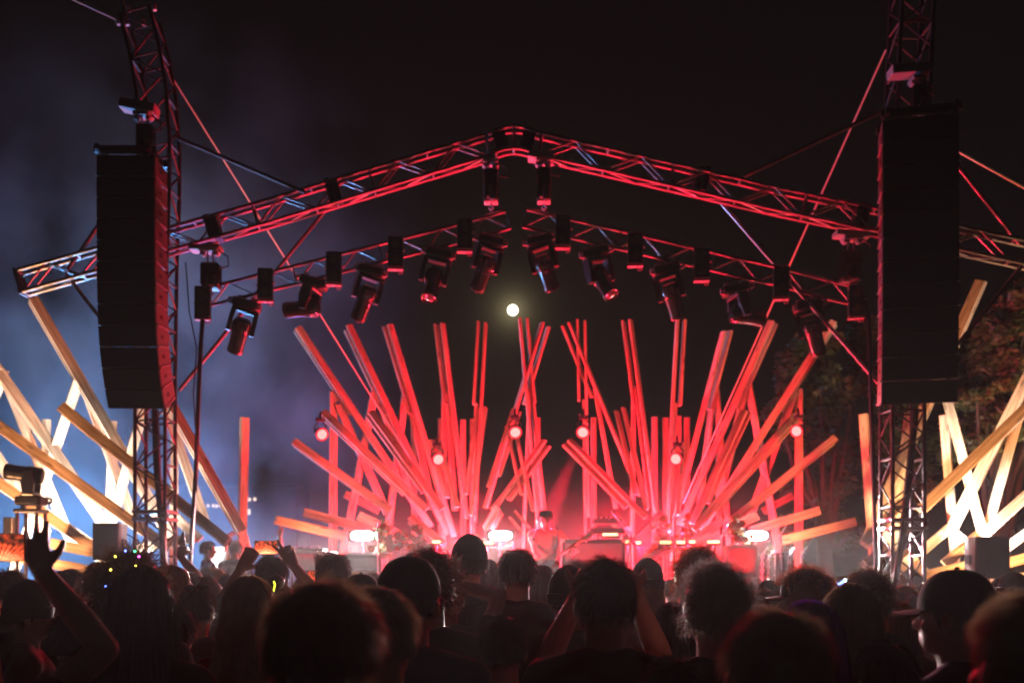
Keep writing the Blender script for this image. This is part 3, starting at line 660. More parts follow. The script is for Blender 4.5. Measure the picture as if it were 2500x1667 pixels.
# ------------------------------------------------------------------ moving heads
hm = {}
def head_meshes():
    z = Vector((0, 0, 0))
    b = MB(); b.box((0, 0, -0.09), 0.185, 0.13, 0.062, bev=0.022); b.box((0, 0, -0.155), 0.13, 0.10, 0.014, bev=0.01)
    hm['base'] = b.mesh('base', smooth=False)
    c = MB()
    for s in (-1, 1): c.box((s * .11, 0, -0.01), 0.03, 0.04, 0.03, bev=0.008)
    hm['clamp'] = c.mesh('clamp', smooth=False)
    for s in (-1, 1):
        h = MB(); h.path([Vector((s * .18, -.10, -.06)), Vector((s * .225, -.115, -.075)), Vector((s * .235, -.115, -.125)), Vector((s * .18, -.10, -.14))], .021, 8)
        hm['handle%d' % s] = h.mesh('handle')
    y = MB()      # yoke, origin at the pan axis under the base
    for s in (-1, 1):
        y.prism([Vector((s * .155 - .034, -.07, -.0)), Vector((s * .155 - .034, .07, 0)), Vector((s * .165 - .034, .085, -.16)), Vector((s * .165 - .034, .05, -.34)), Vector((s * .165 - .034, -.05, -.34)), Vector((s * .165 - .034, -.085, -.16))], (0.062, 0, 0))
    y.box((0, 0, -.018), .19, .085, .028, bev=.014)
    hm['yoke'] = y.mesh('yoke', smooth=False)
    k = MB()      # head, lens towards -Z, origin at the tilt axis
    k.lathe((0, 0, 0.17), (0, 0, -1), [(0, .05), (.012, .098), (.05, .122), (.13, .128), (.20, .122), (.205, .118), (.22, .118), (.225, .114), (.37, .108), (.44, .112), (.50, .116), (.51, .110), (.505, .095), (.49, .092)], 20)
    hm['head'] = k.mesh('head')
    r = MB(); r.lathe((0, 0, -.02), (0, 0, -1), [(0, .118), (0, .127), (.02, .127), (.02, .118)], 20, cap=False)
    for s in (-1, 1): r.box((s * .118, 0, .04), .014, .05, .05, bev=.006)
    hm['ring'] = r.mesh('trim_ring')
    l = MB(); l.lathe((0, 0, -.322), (0, 0, -1), [(0, .095), (.006, .07), (.010, .03)], 20)
    hm['lens'] = l.mesh('lens')
    f = MB()
    for i in range(6): f.box((0, -.118 + .004, .05 + i * .017), .06, .008, .004)
    hm['fins'] = f.mesh('vent_fins', smooth=False)
head_meshes()
def moving_head(label, px, py, Y, roll, pan, tilt, stand=False, sc=1.0, group='moving head lights hung below the trusses'):
    loc = P(px, py, Y)
    root = thing('moving_head_light', label, 'stage light', loc, group); root.scale = (sc, sc, sc * (-1 if stand else 1)) if False else (sc, sc, sc)
    root.rotation_euler = (R(180) if stand else 0, R(roll), 0)
    link('base', hm['base'], M['blackpl'], root); link('clamp', hm['clamp'], M['alu'], root); link('handle', hm['handle1'], M['white'], root); link('handle', hm['handle-1'], M['white'], root)
    yk = link('yoke', hm['yoke'], M['blackpl'], root, (0, 0, -.165)); yk.rotation_euler = (0, 0, R(pan))
    hd = link('head', hm['head'], M['blackgl'], yk, (0, 0, -.29)); hd.rotation_euler = (R(tilt), 0, 0)
    # sub-parts sit on the yoke (thing > part > sub-part)
    ry_ = Matrix.Rotation(R(tilt), 4, 'X')
    for nm, key, mm in (('lens', 'lens', 'lens'), ('trim_ring', 'ring', 'white'), ('vent_fins', 'fins', 'grey')):
        o = link(nm, hm[key], M['lens'] if mm == 'lens' else (M['blackgl'] if mm == 'white' else M['blackpl']), yk, (0, 0, -.29)); o.rotation_euler = (R(tilt), 0, 0)
    return root
for (px, py, roll, pan, tilt, lb) in [
    (606, 725, 14, 20, 28, 'lowest on the left light truss, tipped down to the right'), (770, 672, 14, 78, 74, 'swung out nearly level above the first tall beam'),
    (912, 645, 14, 25, 30, 'third up on the left light truss, tipped down to the right'), (1076, 602, 13, 6, -24, 'on the left light truss with its underside lit pale red'),
    (1202, 572, 13, 22, 30, 'left of the gap between the light trusses, above the moon'), (1313, 570, -13, -18, 26, 'right of the gap between the light trusses, above the moon'),
    (1450, 600, -13, 24, -28, 'on the right light truss with one bright red lit flank'), (1622, 640, -13, -20, 28, 'third down on the right light truss, tipped down to the left'),
    (1792, 688, -13, -76, 70, 'swung out nearly level over the right timber fan'), (1968, 728, -13, -22, 28, 'lowest on the right light truss, above the outermost tall beam')]:
    moving_head('unlit black moving head ' + lb, px, py + 4, 13.22, roll, pan, tilt, sc=0.94)
# floor moving head on a small tower at far left
mh = moving_head('unlit black moving head standing on a tower in the left sculpture', 76, 1238, 13.3, 0, 80, 82, stand=True, sc=0.95, group=None)
sp = thing('light_stand', 'dark square frame stand under the moving head on the left', 'light stand', P(76, 1660, 13.3))
c0 = P(76, 1247, 13.3)
build('top_plate', MB().box(c0, .17, .15, .025, bev=.006), M['blackpl'], sp, smooth=False)
for sx in (-1, 1):
    for sy in (-1, 1):
        a = c0 + Vector((sx * .13, sy * .12, 0)); build('leg', MB().tube(a, Vector((a.x, a.y, 0.01)), .026, 8), M['blackpl'], sp)
for zz in (1.0, 2.0):
    for sx in (-1, 1): build('strut', MB().tube(Vector((c0.x + sx * .13, c0.y - .12, zz)), Vector((c0.x + sx * .13, c0.y + .12, zz)), .018, 7), M['blackpl'], sp)
    build('strut', MB().tube(Vector((c0.x - .13, c0.y - .12, zz)), Vector((c0.x + .13, c0.y - .12, zz)), .018, 7), M['blackpl'], sp)
dm = thing('dimmer_pack', 'small dark box with a row of white sockets beside the left light stand', 'dimmer pack', P(26, 1298, 13.7))
cD = P(26, 1285, 13.7)
build('case', MB().box(cD, .055, .10, .125, bev=.006), M['blackpl'], dm, smooth=False)
for i in range(8): build('socket', MB().box(cD + Vector((.058, -.06, .10 - i * .027)), .006, .03, .008), M['white'], dm, smooth=False)

# ------------------------------------------------------------------ red PAR lamps on the beams
TGT = P(1320, 1375, 15.2)
for (px, py, Y, lb) in [(786, 1060, 16.6, 'red glowing lamp at the outer left edge of the left fan'), (1070, 1121, 16.6, 'red glowing lamp low on the left fan'),
    (1258, 1055, 16.6, 'red glowing lamp at the inner edge of the left fan under the moon'), (1423, 1055, 16.6, 'red glowing lamp at the inner edge of the right fan'),
    (1650, 1120, 16.6, 'red glowing lamp low on the right fan'), (1945, 1052, 16.6, 'red glowing lamp at the outer right edge of the right fan')]:
    c = P(px, py, Y); ax = (TGT - c).normalized()
    fx = (Vector((0, 0, EYE)) - c).normalized(); ax2 = (fx * 0.8 + ax * 0.6).normalized()
    root = thing('spot_lamp', lb, 'stage lamp', c, 'red spot lamps clamped to the timber fans')
    build('glowing_lens', MB().lathe(c, ax2, [(0, .085), (.016, .080), (.030, .056), (.038, .018)], 16), M['par'], root)
    build('halo_ring', MB().lathe(c + ax2 * .008, ax2, [(0, .084), (.004, .088), (.006, .108), (.0, .112)], 18, cap=False), M['parhalo'], root)  # emissive ring stands in for the red halo round the lens
    build('can', MB().lathe(c + ax2 * -0.004, -ax2, [(-.01, .094), (.0, .098), (.05, .094), (.16, .08), (.2, .045)], 16), M['blackpl'], root)
    u = Vector((0, 0, 1))
    for s in (-1, 1):
        build('yoke_arm', MB().path([c - ax2 * .08 + Vector((s * .095, 0, 0)), c - ax2 * .08 + Vector((s * .095, 0, .13)), c - ax2 * .08 + Vector((s * .03, 0, .18))], .013, 7), M['blackpl'], root)
        build('clamp_bolt', MB().ell(c - ax2 * .08 + Vector((s * .06, -.02, .26)), .022, 8, 6), M['white'], root)
    build('moving_base', MB().box(c - ax2 * .08 + Vector((0, 0, .22)), .075, .06, .03, bev=.01), M['blackpl'], root, smooth=False)
    build('hook_clamp', MB().path([c - ax2 * .08 + Vector((0, 0, .25)), c - ax2 * .08 + Vector((0, .0, .33)), c - ax2 * .08 + Vector((0, .05, .36))], .022, 7), M['blackpl'], root)
    spot('red_spot_lamp', c + ax2 * 0.06, TGT + Vector((random.uniform(-.3, .3), 0, random.uniform(-.2, .1))) if px != 1423 else P(1275, 1420, 14.5), (130000 if px == 1423 else 45000), RED, 11, 0.5, 0.04)
    point('red_lamp_halo', c - Vector((0, .14, 0)), 45, RED, 0.06)
    spot('red_crowd_spot', c - Vector((0, .12, .02)), P(px, 1420, 4.0), 700, RED, 44, 0.8, 0.08)

# ------------------------------------------------------------------ white strobes
for (px, py, Y, lb) in [(885, 1307, 16.1, 'blazing white strobe bar beside the flowers on the left of the stage'), (1222, 1307, 16.1, 'blazing white strobe bar just left of the performer'), (1845, 1307, 16.1, 'blazing white strobe bar above the amplifier on the right')]:
    c = P(px, py, Y); root = thing('strobe_light', lb, 'strobe light', c, 'white strobe bars on the stage')
    build('lamp_tube', MB().prism([c + Vector((.18 * math.copysign(abs(math.cos(k * .3927)) ** .6, math.cos(k * .3927)), -.052, .072 * math.copysign(abs(math.sin(k * .3927)) ** .8, math.sin(k * .3927)))) for k in range(16)], (0, .004, 0)), M['strobe'], root, smooth=False)
    build('housing', MB().box(c + Vector((0, .02, 0)), .235, .05, .09, bev=.012), M['blackpl'], root, smooth=False)
    build('pole', MB().tube(c + Vector((0, .03, -.07)), Vector((c.x, c.y + .03, zdk + .02)), .018, 8), M['alu'], root)
    for k in range(3):
        a = k * 2.094 + .4
        build('leg', MB().tube(Vector((c.x, c.y + .03, zdk + .35)), Vector((c.x + .3 * math.cos(a), c.y + .03 + .3 * math.sin(a), zdk + .01)), .012, 7), M['alu'], root)
    point('white_strobe_halo', c + Vector((0, -.2, 0)), 20, (1, .96, .95), .08)
    area('white_strobe_lamp', c + Vector((0, -.07, 0)), c + Vector((0, -5, -1.0)), 260, (1, .95, .92), .36, .12, 75)
# amber foot lamps seen glowing along the back of the stage
for (px, py, w, m_, lb) in [(1065, 1322, 24, 'hotlamp', 'small hot amber lamp on the deck behind the flowers'), (1192, 1325, 30, 'amberlamp', 'small amber lamp on the deck beside the middle strobe'),
    (1490, 1304, 46, 'hotlamp', 'thin hot light bar on top of the dark cabinet'), (1532, 1322, 14, 'amberlamp', 'tiny amber lamp behind the microphone boom'), (1558, 1324, 16, 'hotlamp', 'round amber lamp right of the microphone boom'),
    (1625, 1323, 34, 'amberlamp', 'row of small amber lamps behind the blue lit plants'), (1662, 1323, 24, 'hotlamp', 'bright amber lamp right of the blue lit plants'), (1690, 1322, 18, 'hotlamp', 'slim amber lamp between plants and amplifier'), (1742, 1322, 36, 'hotlamp', 'wide amber lamp left of the right amplifier')]:
    Y = 16.0; c = P(px, py, Y) if px != 1490 else P(px, py, 14.72); hw = w / F * c.y / 2
    root = thing('foot_light', lb, 'foot light', c, 'amber foot lights along the stage')
    build('glowing_tube', MB().box(c, hw * .8, .02, .020 if px != 1490 else .016, bev=.008), M[m_], root, smooth=False)
    build('tray', MB().box(c + Vector((0, .035, -.045)), hw * 1.05, .04, .014, bev=.004), M['blackpl'], root, smooth=False)
    if px != 1490:
        build('stand', MB().tube(c + Vector((0, .035, -.05)), Vector((c.x, c.y + .035, zdk + .01)), .014, 7), M['alu'], root)

# ------------------------------------------------------------------ things on the stage
def boxpx(name, x0, x1, y0, y1, Y, depth, m, root, bev=0.012):
    a, b = P(x0, y0, Y), P(x1, y1, Y)
    return build(name, MB().box(((a.x + b.x) / 2, Y + depth / 2, (a.z + b.z) / 2), abs(b.x - a.x) / 2, depth / 2, abs(a.z - b.z) / 2, bev=bev), m, root, smooth=False)
def zdeck_py(Y, z=zdk): return HY - (z - EYE) * F / Y
# monitor speakers either side
for (x0, x1, y0, y1, Y, lb, sgn) in ((226, 290, 1276, 1366, 12.0, 'dark grey loudspeaker box on a pole before the left sculpture', 1), (2381, 2466, 1309, 1412, 11.2, 'dark loudspeaker box on a pole before the right sculpture', -1)):
    root = thing('pole_speaker', lb, 'loudspeaker', P((x0 + x1) / 2, zdeck_py(Y, 0), Y), 'loudspeakers on poles')
    a, b = P(x0, y0, Y), P(x1, y1, Y); cx = (a.x + b.x) / 2; w = (b.x - a.x) / 2; d = .17
    poly = [Vector((cx - w, Y + .0, b.z)), Vector((cx + w, Y, b.z)), Vector((cx + w * .82, Y + 2 * d, b.z)), Vector((cx - w * .82, Y + 2 * d, b.z))]
    build('cabinet', MB().prism(poly, (0, 0, a.z - b.z)), M['cab'], root, smooth=False)
    build('grille', MB().box((cx, Y - .008, (a.z + b.z) / 2), w * .96, .01, (a.z - b.z) / 2 * .97, bev=.004), M['cab'], root, smooth=False)
    build('handle', MB().box((cx + sgn * w * .97, Y + .17, (a.z * .45 + b.z * .55)), .022, .05, .055, Matrix.Rotation(R(-8 * sgn), 3, 'Z'), bev=.006), M['grille'], root, smooth=False)
    build('pole', MB().tube((cx, Y + d, b.z), (cx, Y + d, .35), .02, 8), M['blackpl'], root)
    for k in range(3):
        t = k * 2.094 + .5
        build('leg', MB().tube((cx, Y + d, .75), (cx + .45 * math.cos(t), Y + d + .45 * math.sin(t), .02), .014, 7), M['blackpl'], root)
    build('cable', MB().path([Vector((cx + w * .85, Y + .3, a.z - .12)), Vector((cx + w * .85 + .13, Y + .34, a.z - .2)), Vector((cx + w * .85 + .14, Y + .34, b.z + .05)), Vector((cx + w, Y + .25, b.z - .25)), Vector((cx, Y + .2, .5))], .010, 6), M['blackpl'], root)

amp = thing('amplifier_cabinet', 'tall dark cabinet right of the performer with a red beam across its front', 'cabinet', P(1448, zdeck_py(14.8), 14.8))
boxpx('case', 1372, 1526, 1316, zdeck_py(14.8) - 2, 14.8, .5, M['cab'], amp)
boxpx('front_panel', 1380, 1519, 1326, zdeck_py(14.8) - 14, 14.785, .012, M['cabside'], amp, .004)
for k in (-1, 1): build('corner', MB().box(P(1449 + k * 75, 1319, 14.79), .028, .03, .022, bev=.005), M['steel'], amp, smooth=False)
kb = thing('keyboard_stack', 'red lit keyboards stacked behind the dark cabinet', 'keyboard', P(1484, zdeck_py(16.4), 16.4))
boxpx('lower_keyboard', 1440, 1528, 1287, 1302, 16.2, .35, M['cabside'], kb); boxpx('upper_keyboard', 1448, 1520, 1266, 1277, 16.3, .3, M['cabside'], kb)
for x in (1452, 1516):
    build('stand_post', MB().tube(P(x, 1264, 16.5), Vector((P(x, 1264, 16.5).x, 16.5, zdk + .01)), .02, 8), M['alu'], kb)
for i in range(5): build('knob', MB().lathe(P(1456 + i * 12, 1265, 16.35), (0, 0, 1), [(0, .02), (.03, .018), (.034, .01)], 10), M['white'], kb)

def mic_stand(label, bx, by_top, Y, boom=None, tripod=True, group='microphone stands on the stage', r=.012):
    base = P(bx, zdeck_py(Y), Y); root = thing('microphone_stand', label, 'microphone stand', base, group)
    top = P(bx, by_top, Y)
    build('pole', MB().tube(base + Vector((0, 0, .02)), top, r, 8), M['alu'], root)
    if tripod:
        for k in range(3):
            t = k * 2.094 + .9
            build('leg', MB().tube(base + Vector((0, 0, .3)), base + Vector((.3 * math.cos(t), .3 * math.sin(t), .015)), .011, 7), M['alu'], root)
    else:
        build('base', MB().lathe(base + Vector((0, 0, .0)), (0, 0, 1), [(0.002, .15), (.02, .15), (.035, .05)], 16), M['cab'], root)
    build('clutch', MB().lathe(top - Vector((0, 0, .05)), (0, 0, 1), [(0, .02), (.03, .028), (.1, .024), (.12, .012)], 10), M['blackpl'], root)
    mp = top
    if boom:
        a, b = P(*boom[0], Y - .05), P(*boom[1], Y - .25)
        build('boom', MB().tube(a, b, .010, 8), M['alu'], root); mp = b
        d = (b - a).normalized()
    else: d = Vector((.25, -.6, .5)).normalized()
    mi = build('microphone', MB().lathe(mp, d, [(0, .012), (.10, .018), (.115, .027), (.15, .030), (.18, .02), (.19, .006)], 12), M['steel'], root)
    return root
mic_stand('microphone stand in front of the performer', 1303, 1312, 14.35, ((1303, 1312), (1311, 1281)))
mic_stand('microphone stand with a long boom rising right of the dark cabinet', 1540, 1315, 14.5, ((1530, 1328), (1590, 1271)))
mic_stand('short boom microphone stand leaning left beside the dark cabinet', 1548, 1322, 14.6, ((1556, 1330), (1511, 1269)))
mic_stand('upright microphone stand beside the left flower hedge', 921, 1290, 15.0)
mic_stand('upright microphone stand left of the right amplifier', 1762, 1296, 15.0)
# cymbal on a stand
cy = thing('cymbal_stand', 'tilted cymbal on a stand right of the dark cabinet', 'cymbal', P(1600, zdeck_py(14.9), 14.9))
cc = P(1598, 1352, 14.9)
build('cymbal', MB().lathe(cc, Vector((-.38, -.12, .92)), [(0, .225), (.004, .225), (.02, .14), (.03, .05), (.05, .03), (.052, .0)], 24), M['steel'], cy)
build('pole', MB().tube(cc, Vector((cc.x, cc.y, zdk + .02)), .013, 8), M['alu'], cy)
for k in range(3):
    t = k * 2.094; build('leg', MB().tube(Vector((cc.x, cc.y, zdk + .3)), Vector((cc.x + .25 * math.cos(t), cc.y + .25 * math.sin(t), zdk + .01)), .012, 7), M['alu'], cy)
# right amplifier and drum hardware
am2 = thing('amplifier_cabinet', 'dark red lit amplifier cabinet under the right strobe', 'cabinet', P(1812, zdeck_py(14.9), 14.9))
boxpx('case', 1776, 1850, 1330, zdeck_py(14.9) - 2, 14.9, .42, M['cabside'], am2); boxpx('grille_cloth', 1782, 1845, 1337, 1408, 14.885, .012, CLOTH['maroon'], am2, .004)
boxpx('foot_rail', 1800, 1856, 1408, 1414, 14.86, .03, M['alu'], am2, .004)
dr = thing('drum', 'tall narrow drum standing among chrome stands on the right', 'drum', P(1908, zdeck_py(14.9), 14.9))
c1 = P(1908, 1345, 14.9)
build('shell', MB().lathe(c1, (0, 0, -1), [(0, .10), (.1, .098), (.75, .085), (.8, .085)], 20), M['cab'], dr)
build('hoop', MB().lathe(c1 + Vector((0, 0, .012)), (0, 0, -1), [(0, .10), (0, .112), (.04, .112), (.04, .10)], 20, cap=False), M['steel'], dr)
for k in range(6):
    t = k * 1.047 + .3; build('lug', MB().tube(c1 + Vector((.108 * math.cos(t), .108 * math.sin(t), -.05)), c1 + Vector((.104 * math.cos(t), .104 * math.sin(t), -.28)), .009, 6), M['steel'], dr)
build('stand', MB().tube(c1 - Vector((0, 0, .8)), Vector((c1.x, c1.y, zdk + .01)), .06, 10), M['alu'], dr)
for (x, yt, lb) in ((1862, 1352, 'chrome hardware stand nearest the right amplifier'), (1876, 1360, 'second chrome hardware stand from the right amplifier'), (1907, 1300, 'tallest chrome hardware stand, in front of the drum'), (1930, 1352, 'chrome hardware stand just right of the drum'), (1958, 1350, 'last chrome hardware stand on the right, by the outer post'), (1649, 1380, 'small chrome stand left of the red curly haired spectator')):
    Yh = 14.6 + (x % 7) * .05; b0 = P(x, zdeck_py(Yh), Yh); root = thing('hardware_stand', lb, 'stand', b0, 'chrome hardware stands on the stage')
    t0 = P(x, yt, Yh)
    build('tube', MB().tube(b0 + Vector((0, 0, .02)), t0, .014, 8), M['steel'], root)
    for k in range(4):
        z = t0.z - .02 - k * .10; build('collar', MB().lathe((t0.x, t0.y, z), (0, 0, -1), [(0, .014), (.008, .026), (.035, .026), (.045, .014)], 10), M['white'], root)
    build('wing_nut', MB().ell(t0 + Vector((.02, -.02, .01)), (.024, .012, .016), 8, 6), M['white'], root)
    build('arm', MB().tube(t0, t0 + Vector((.07, -.03, .10)), .010, 7), M['steel'], root)
    for k in range(3):
        t = k * 2.094 + 1; build('leg', MB().tube(b0 + Vector((0, 0, .25)), b0 + Vector((.2 * math.cos(t), .2 * math.sin(t), .01)), .010, 7), M['steel'], root)
# keyboard table far left, drum kit bits behind
tb = thing('keyboard_table', 'pink lit covered table with keyboards left of the left strobe', 'table', P(765, zdeck_py(15.2), 15.2))
boxpx('cover', 705, 805, 1350, 1392, 15.2, .6, CLOTH['cream'], tb); boxpx('tabletop', 700, 808, 1345, 1351, 15.15, .7, M['cab'], tb, .006)
boxpx('keyboard', 715, 790, 1338, 1345, 15.2, .35, M['cabside'], tb, .006)
for i in range(4): build('knob', MB().lathe(P(722 + i * 18, 1338, 15.2), (0, 0, 1), [(0, .02), (.03, .018), (.034, .01)], 10), M['white'], tb)
for sx in (712, 798): build('leg', MB().tube(P(sx, 1392, 15.5), Vector((P(sx, 1392, 15.5).x, 15.5, zdk + .01)), .02, 8), M['alu'], tb)
rk = thing('equipment_rack', 'low equipment case with a lit edge under the left strobe', 'equipment case', P(885, zdeck_py(15.6), 15.6))
boxpx('case', 838, 932, 1353, zdeck_py(15.6) - 2, 15.6, .5, M['cab'], rk); boxpx('lid', 836, 934, 1348, 1353, 15.58, .54, M['steel'], rk, .005)
for i in range(3): boxpx('drawer', 846, 924, 1362 + i * 30, 1386 + i * 30, 15.585, .014, M['cabside'], rk, .004)
dk = thing('drum_kit', 'red lit drum kit left of the performer behind the middle strobe', 'drum kit', P(1205, zdeck_py(16.6), 16.6))
for (x, y, rr, hh, nm) in ((1195, 1338, .2, .22, 'tom'), (1232, 1344, .19, .2, 'tom'), (1170, 1380, .24, .34, 'floor_tom')):
    c = P(x, y, 16.6); d_ = build(nm, MB().lathe(c, (0, -.12, -1), [(0, rr), (hh, rr * .97)], 20), M['cabside'], dk)
    h_ = build('hoop', MB().lathe(c + Vector((0, 0, .01)), (0, -.12, -1), [(0, rr), (0, rr + .014), (.03, rr + .014), (.03, rr)], 20, cap=False), M['steel'], dk); l = h_.location.copy(); h_.parent = d_; h_.location = l - d_.location
    build('leg', MB().tube(c - Vector((0, 0, hh)), Vector((c.x, c.y, zdk + .01)), .015, 7), M['steel'], dk)
build('bass_drum', MB().lathe(P(1215, 1440, 16.3), (0, 1, 0), [(0, .28), (.45, .28)], 24), M['cabside'], dk)
for (x, y, tx) in ((1165, 1312, .3), (1252, 1318, -.3)):
    c = P(x, y, 16.7); build('cymbal', MB().lathe(c, Vector((tx, -.1, 1)), [(0, .22), (.004, .22), (.02, .12), (.035, .03), (.04, 0)], 20), M['steel'], dk)
    build('cymbal_pole', MB().tube(c, Vector((c.x, c.y, zdk + .01)), .012, 7), M['steel'], dk)

# plants
def leaf_cluster(centres, n, size, seed, flat=0.5):
    rnd = random.Random(seed); mb = MB()
    for _ in range(n):
        c, r = rnd.choice(centres); d = Vector((rnd.gauss(0, 1), rnd.gauss(0, 1), rnd.gauss(0, 1))).normalized()
        p = Vector(c) + Vector((d.x * r[0], d.y * r[1], d.z * r[2])) * rnd.random() ** .4
        u = Vector((rnd.gauss(0, 1), rnd.gauss(0, 1), rnd.gauss(0, flat))).normalized(); w = u.cross(Vector((rnd.gauss(0, 1), rnd.gauss(0, 1), rnd.gauss(0, 1)))).normalized()
        s = size * rnd.uniform(.6, 1.3)
        mb.add([p - u * s, p + w * s * .42 - u * s * .1, p + u * s, p - w * s * .42 - u * s * .1], [(0, 1, 2, 3)])
    return mb
def leaf_mat(name, a, b):
    m = bpy.data.materials.new(name); m.use_nodes = True; t = m.node_tree; t.nodes.clear()
    o = t.nodes.new('ShaderNodeOutputMaterial'); d = t.nodes.new('ShaderNodeBsdfPrincipled'); tr = t.nodes.new('ShaderNodeBsdfTranslucent'); mx = t.nodes.new('ShaderNodeMixShader'); mx.inputs[0].default_value = .3
    tc = t.nodes.new('ShaderNodeTexCoord'); n = t.nodes.new('ShaderNodeTexNoise'); n.inputs['Scale'].default_value = 1.7; n.inputs['Detail'].default_value = 6
    t.links.new(tc.outputs['Object'], n.inputs['Vector']); cr = t.nodes.new('ShaderNodeValToRGB'); cr.color_ramp.elements[0].position = .35; cr.color_ramp.elements[1].position = .68
    cr.color_ramp.elements[0].color = (*a, 1); cr.color_ramp.elements[1].color = (*b, 1); t.links.new(n.outputs['Fac'], cr.inputs['Fac'])
    t.links.new(cr.outputs['Color'], d.inputs['Base Color']); t.links.new(cr.outputs['Color'], tr.inputs['Color']); d.inputs['Roughness'].default_value = .5
    t.links.new(d.outputs[0], mx.inputs[1]); t.links.new(tr.outputs[0], mx.inputs[2]); t.links.new(mx.outputs[0], o.inputs['Surface']); return m
M['leaf'] = leaf_mat('tree_leaves', (0.05, 0.075, 0.025), (0.11, 0.12, 0.045))
M['bush'] = leaf_mat('bush_leaves', (0.06, 0.12, 0.03), (0.13, 0.20, 0.05))
M['dim'] = leaf_mat('grey_leaves', (0.05, 0.07, 0.05), (0.12, 0.15, 0.11))
M['bark'] = mat('dark_bark', (0.06, 0.045, 0.035), 0.9, noise=.4, nscale=9, bump=.6, bscale=20)
M['petal'] = mat('orange_red_petals', (0.70, 0.16, 0.07), 0.6, noise=.2, nscale=40)
def bush(label, pts, Y, n, size, seed, m, flowers=0, cat='flowering plant'):
    base = P(pts[0][0], zdeck_py(Y), Y); root = thing('flowering_plant' if flowers else 'leafy_plant', label, cat, base, 'plants dressing the stage')
    cs = [(P(x, y, Y + dy), (rx / F * Y, .25, ry / F * Y)) for (x, y, rx, ry, dy) in pts]
    build('foliage', leaf_cluster(cs, n, size, seed), m, root, smooth=False)['kind'] = 'stuff'
    for (c, r) in cs:
        build('stem', MB().path([Vector((c.x, Y + .1, zdk + .01)), Vector((c.x + .04, Y + .1, (c.z + zdk) / 2)), c], [.02, .016, .01], 6), M['bark'], root)
    rnd = random.Random(seed)
    for i in range(flowers):
        c, r = rnd.choice(cs); a = rnd.uniform(0, 6.28); q = rnd.random() ** .5
        p = c + Vector((math.cos(a) * r[0] * q, -r[1] * .9, math.sin(a) * r[2] * q)); s = rnd.uniform(.025, .05)
        mb = MB()
        for k in range(6):
            t = k * 1.047; mb.ell(p + Vector((math.cos(t) * s * .7, 0, math.sin(t) * s * .7)), (s * .6, s * .25, s * .6), 6, 4)
        mb.ell(p + Vector((0, -.012, 0)), s * .3, 6, 4)
        build('flower', mb, M['petal'], root)['kind'] = 'stuff'
bush('green hedge with orange flowers beside the left strobe', [(938, 1300, 22, 34, 0), (975, 1318, 26, 26, 0), (935, 1345, 26, 18, 0)], 15.6, 900, .035, 3, M['bush'], 16)
bush('trailing orange flowered plant sloping down behind the heads left of centre', [(1005, 1325, 26, 24, 0), (1040, 1340, 24, 18, 0), (1022, 1292, 10, 12, 0)], 15.7, 700, .033, 4, M['bush'], 16)
bush('dim blue lit bush at the foot of the right fan', [(1612, 1285, 26, 40, 0), (1630, 1330, 36, 26, 0), (1595, 1350, 26, 26, 0)], 16.4, 1100, .035, 5, M['dim'], 8)
bush('thin flowering spray before the right fan beams', [(1676, 1296, 14, 40, 0), (1690, 1345, 30, 18, 0)], 16.4, 420, .03, 6, M['dim'], 10)
bush('green plant left of the right strobe', [(1796, 1288, 20, 32, 0), (1812, 1318, 20, 14, 0)], 15.9, 650, .034, 8, M['bush'], 8)

# ------------------------------------------------------------------ trees
def tree(label, x, Y, crowns, n, leaf, seed, trunk_h, m='leaf'):
    rnd = random.Random(seed); bx = P(x, 1400, Y).x
    root = thing('tree', label, 'tree', (bx, Y, 0), 'trees beyond the stage')
    tm = MB(); tm.path([Vector((bx, Y, -.05)), Vector((bx + .1, Y, trunk_h * .4)), Vector((bx - .05, Y + .1, trunk_h))], [.28, .2, .12], 9)
    cs = []
    for (px, py, rx, ry) in crowns:
        c = P(px, py, Y + rnd.uniform(-.6, .6)); r = (rx / F * Y, 1.2, ry / F * Y)
        tm.path([Vector((bx + .05, Y, trunk_h * rnd.uniform(.45, .95))), Vector(((bx + c.x) / 2, Y, (trunk_h * .8 + c.z) / 2 - .2)), c], [.09, .06, .025], 6)
        for k in range(5):
            d = Vector((rnd.gauss(0, 1), rnd.gauss(0, 1), rnd.gauss(.2, 1))).normalized()
            e = c + Vector((d.x * r[0], d.y * r[1], d.z * r[2])) * .9
            tm.tube(c, e, .022, 5, .008)
            cs.append((e, (r[0] * .42, r[1] * .45, r[2] * .38)))
        cs.append((c, (r[0] * .6, r[1] * .6, r[2] * .55)))
    build('trunk', tm, M['bark'], root)
    build('crown', leaf_cluster(cs, n, leaf, seed), M[m], root, smooth=False)['kind'] = 'stuff'
tree('dark tree lit dull red behind the right timber fan', 2010, 21.5, [(1930, 930, 50, 70), (2000, 870, 60, 60), (2060, 960, 60, 80), (1960, 1060, 70, 90), (2050, 1130, 70, 90), (1990, 1230, 80, 80), (2080, 1300, 60, 70), (1930, 1330, 50, 60), (2100, 840, 40, 60), (1900, 990, 30, 40)], 17000, .085, 11, 3.2)
tree('dark leafy tree behind the right line array', 2190, 22.5, [(2150, 900, 50, 80), (2230, 960, 60, 90), (2160, 1080, 60, 100), (2260, 1120, 60, 100), (2200, 1230, 70, 90), (2290, 880, 60, 100)], 10000, .09, 12, 3.4)
tree('tree lit warm cream at the right edge beside the line array', 2440, 19.5, [(2400, 860, 50, 60), (2460, 800, 60, 60), (2510, 740, 60, 60), (2430, 930, 60, 55), (2490, 900, 60, 60), (2560, 850, 70, 80), (2385, 970, 45, 40), (2450, 1010, 60, 40), (2540, 1000, 70, 80), (2400, 1090, 60, 50), (2580, 700, 60, 70)], 15000, .075, 13, 3.4)

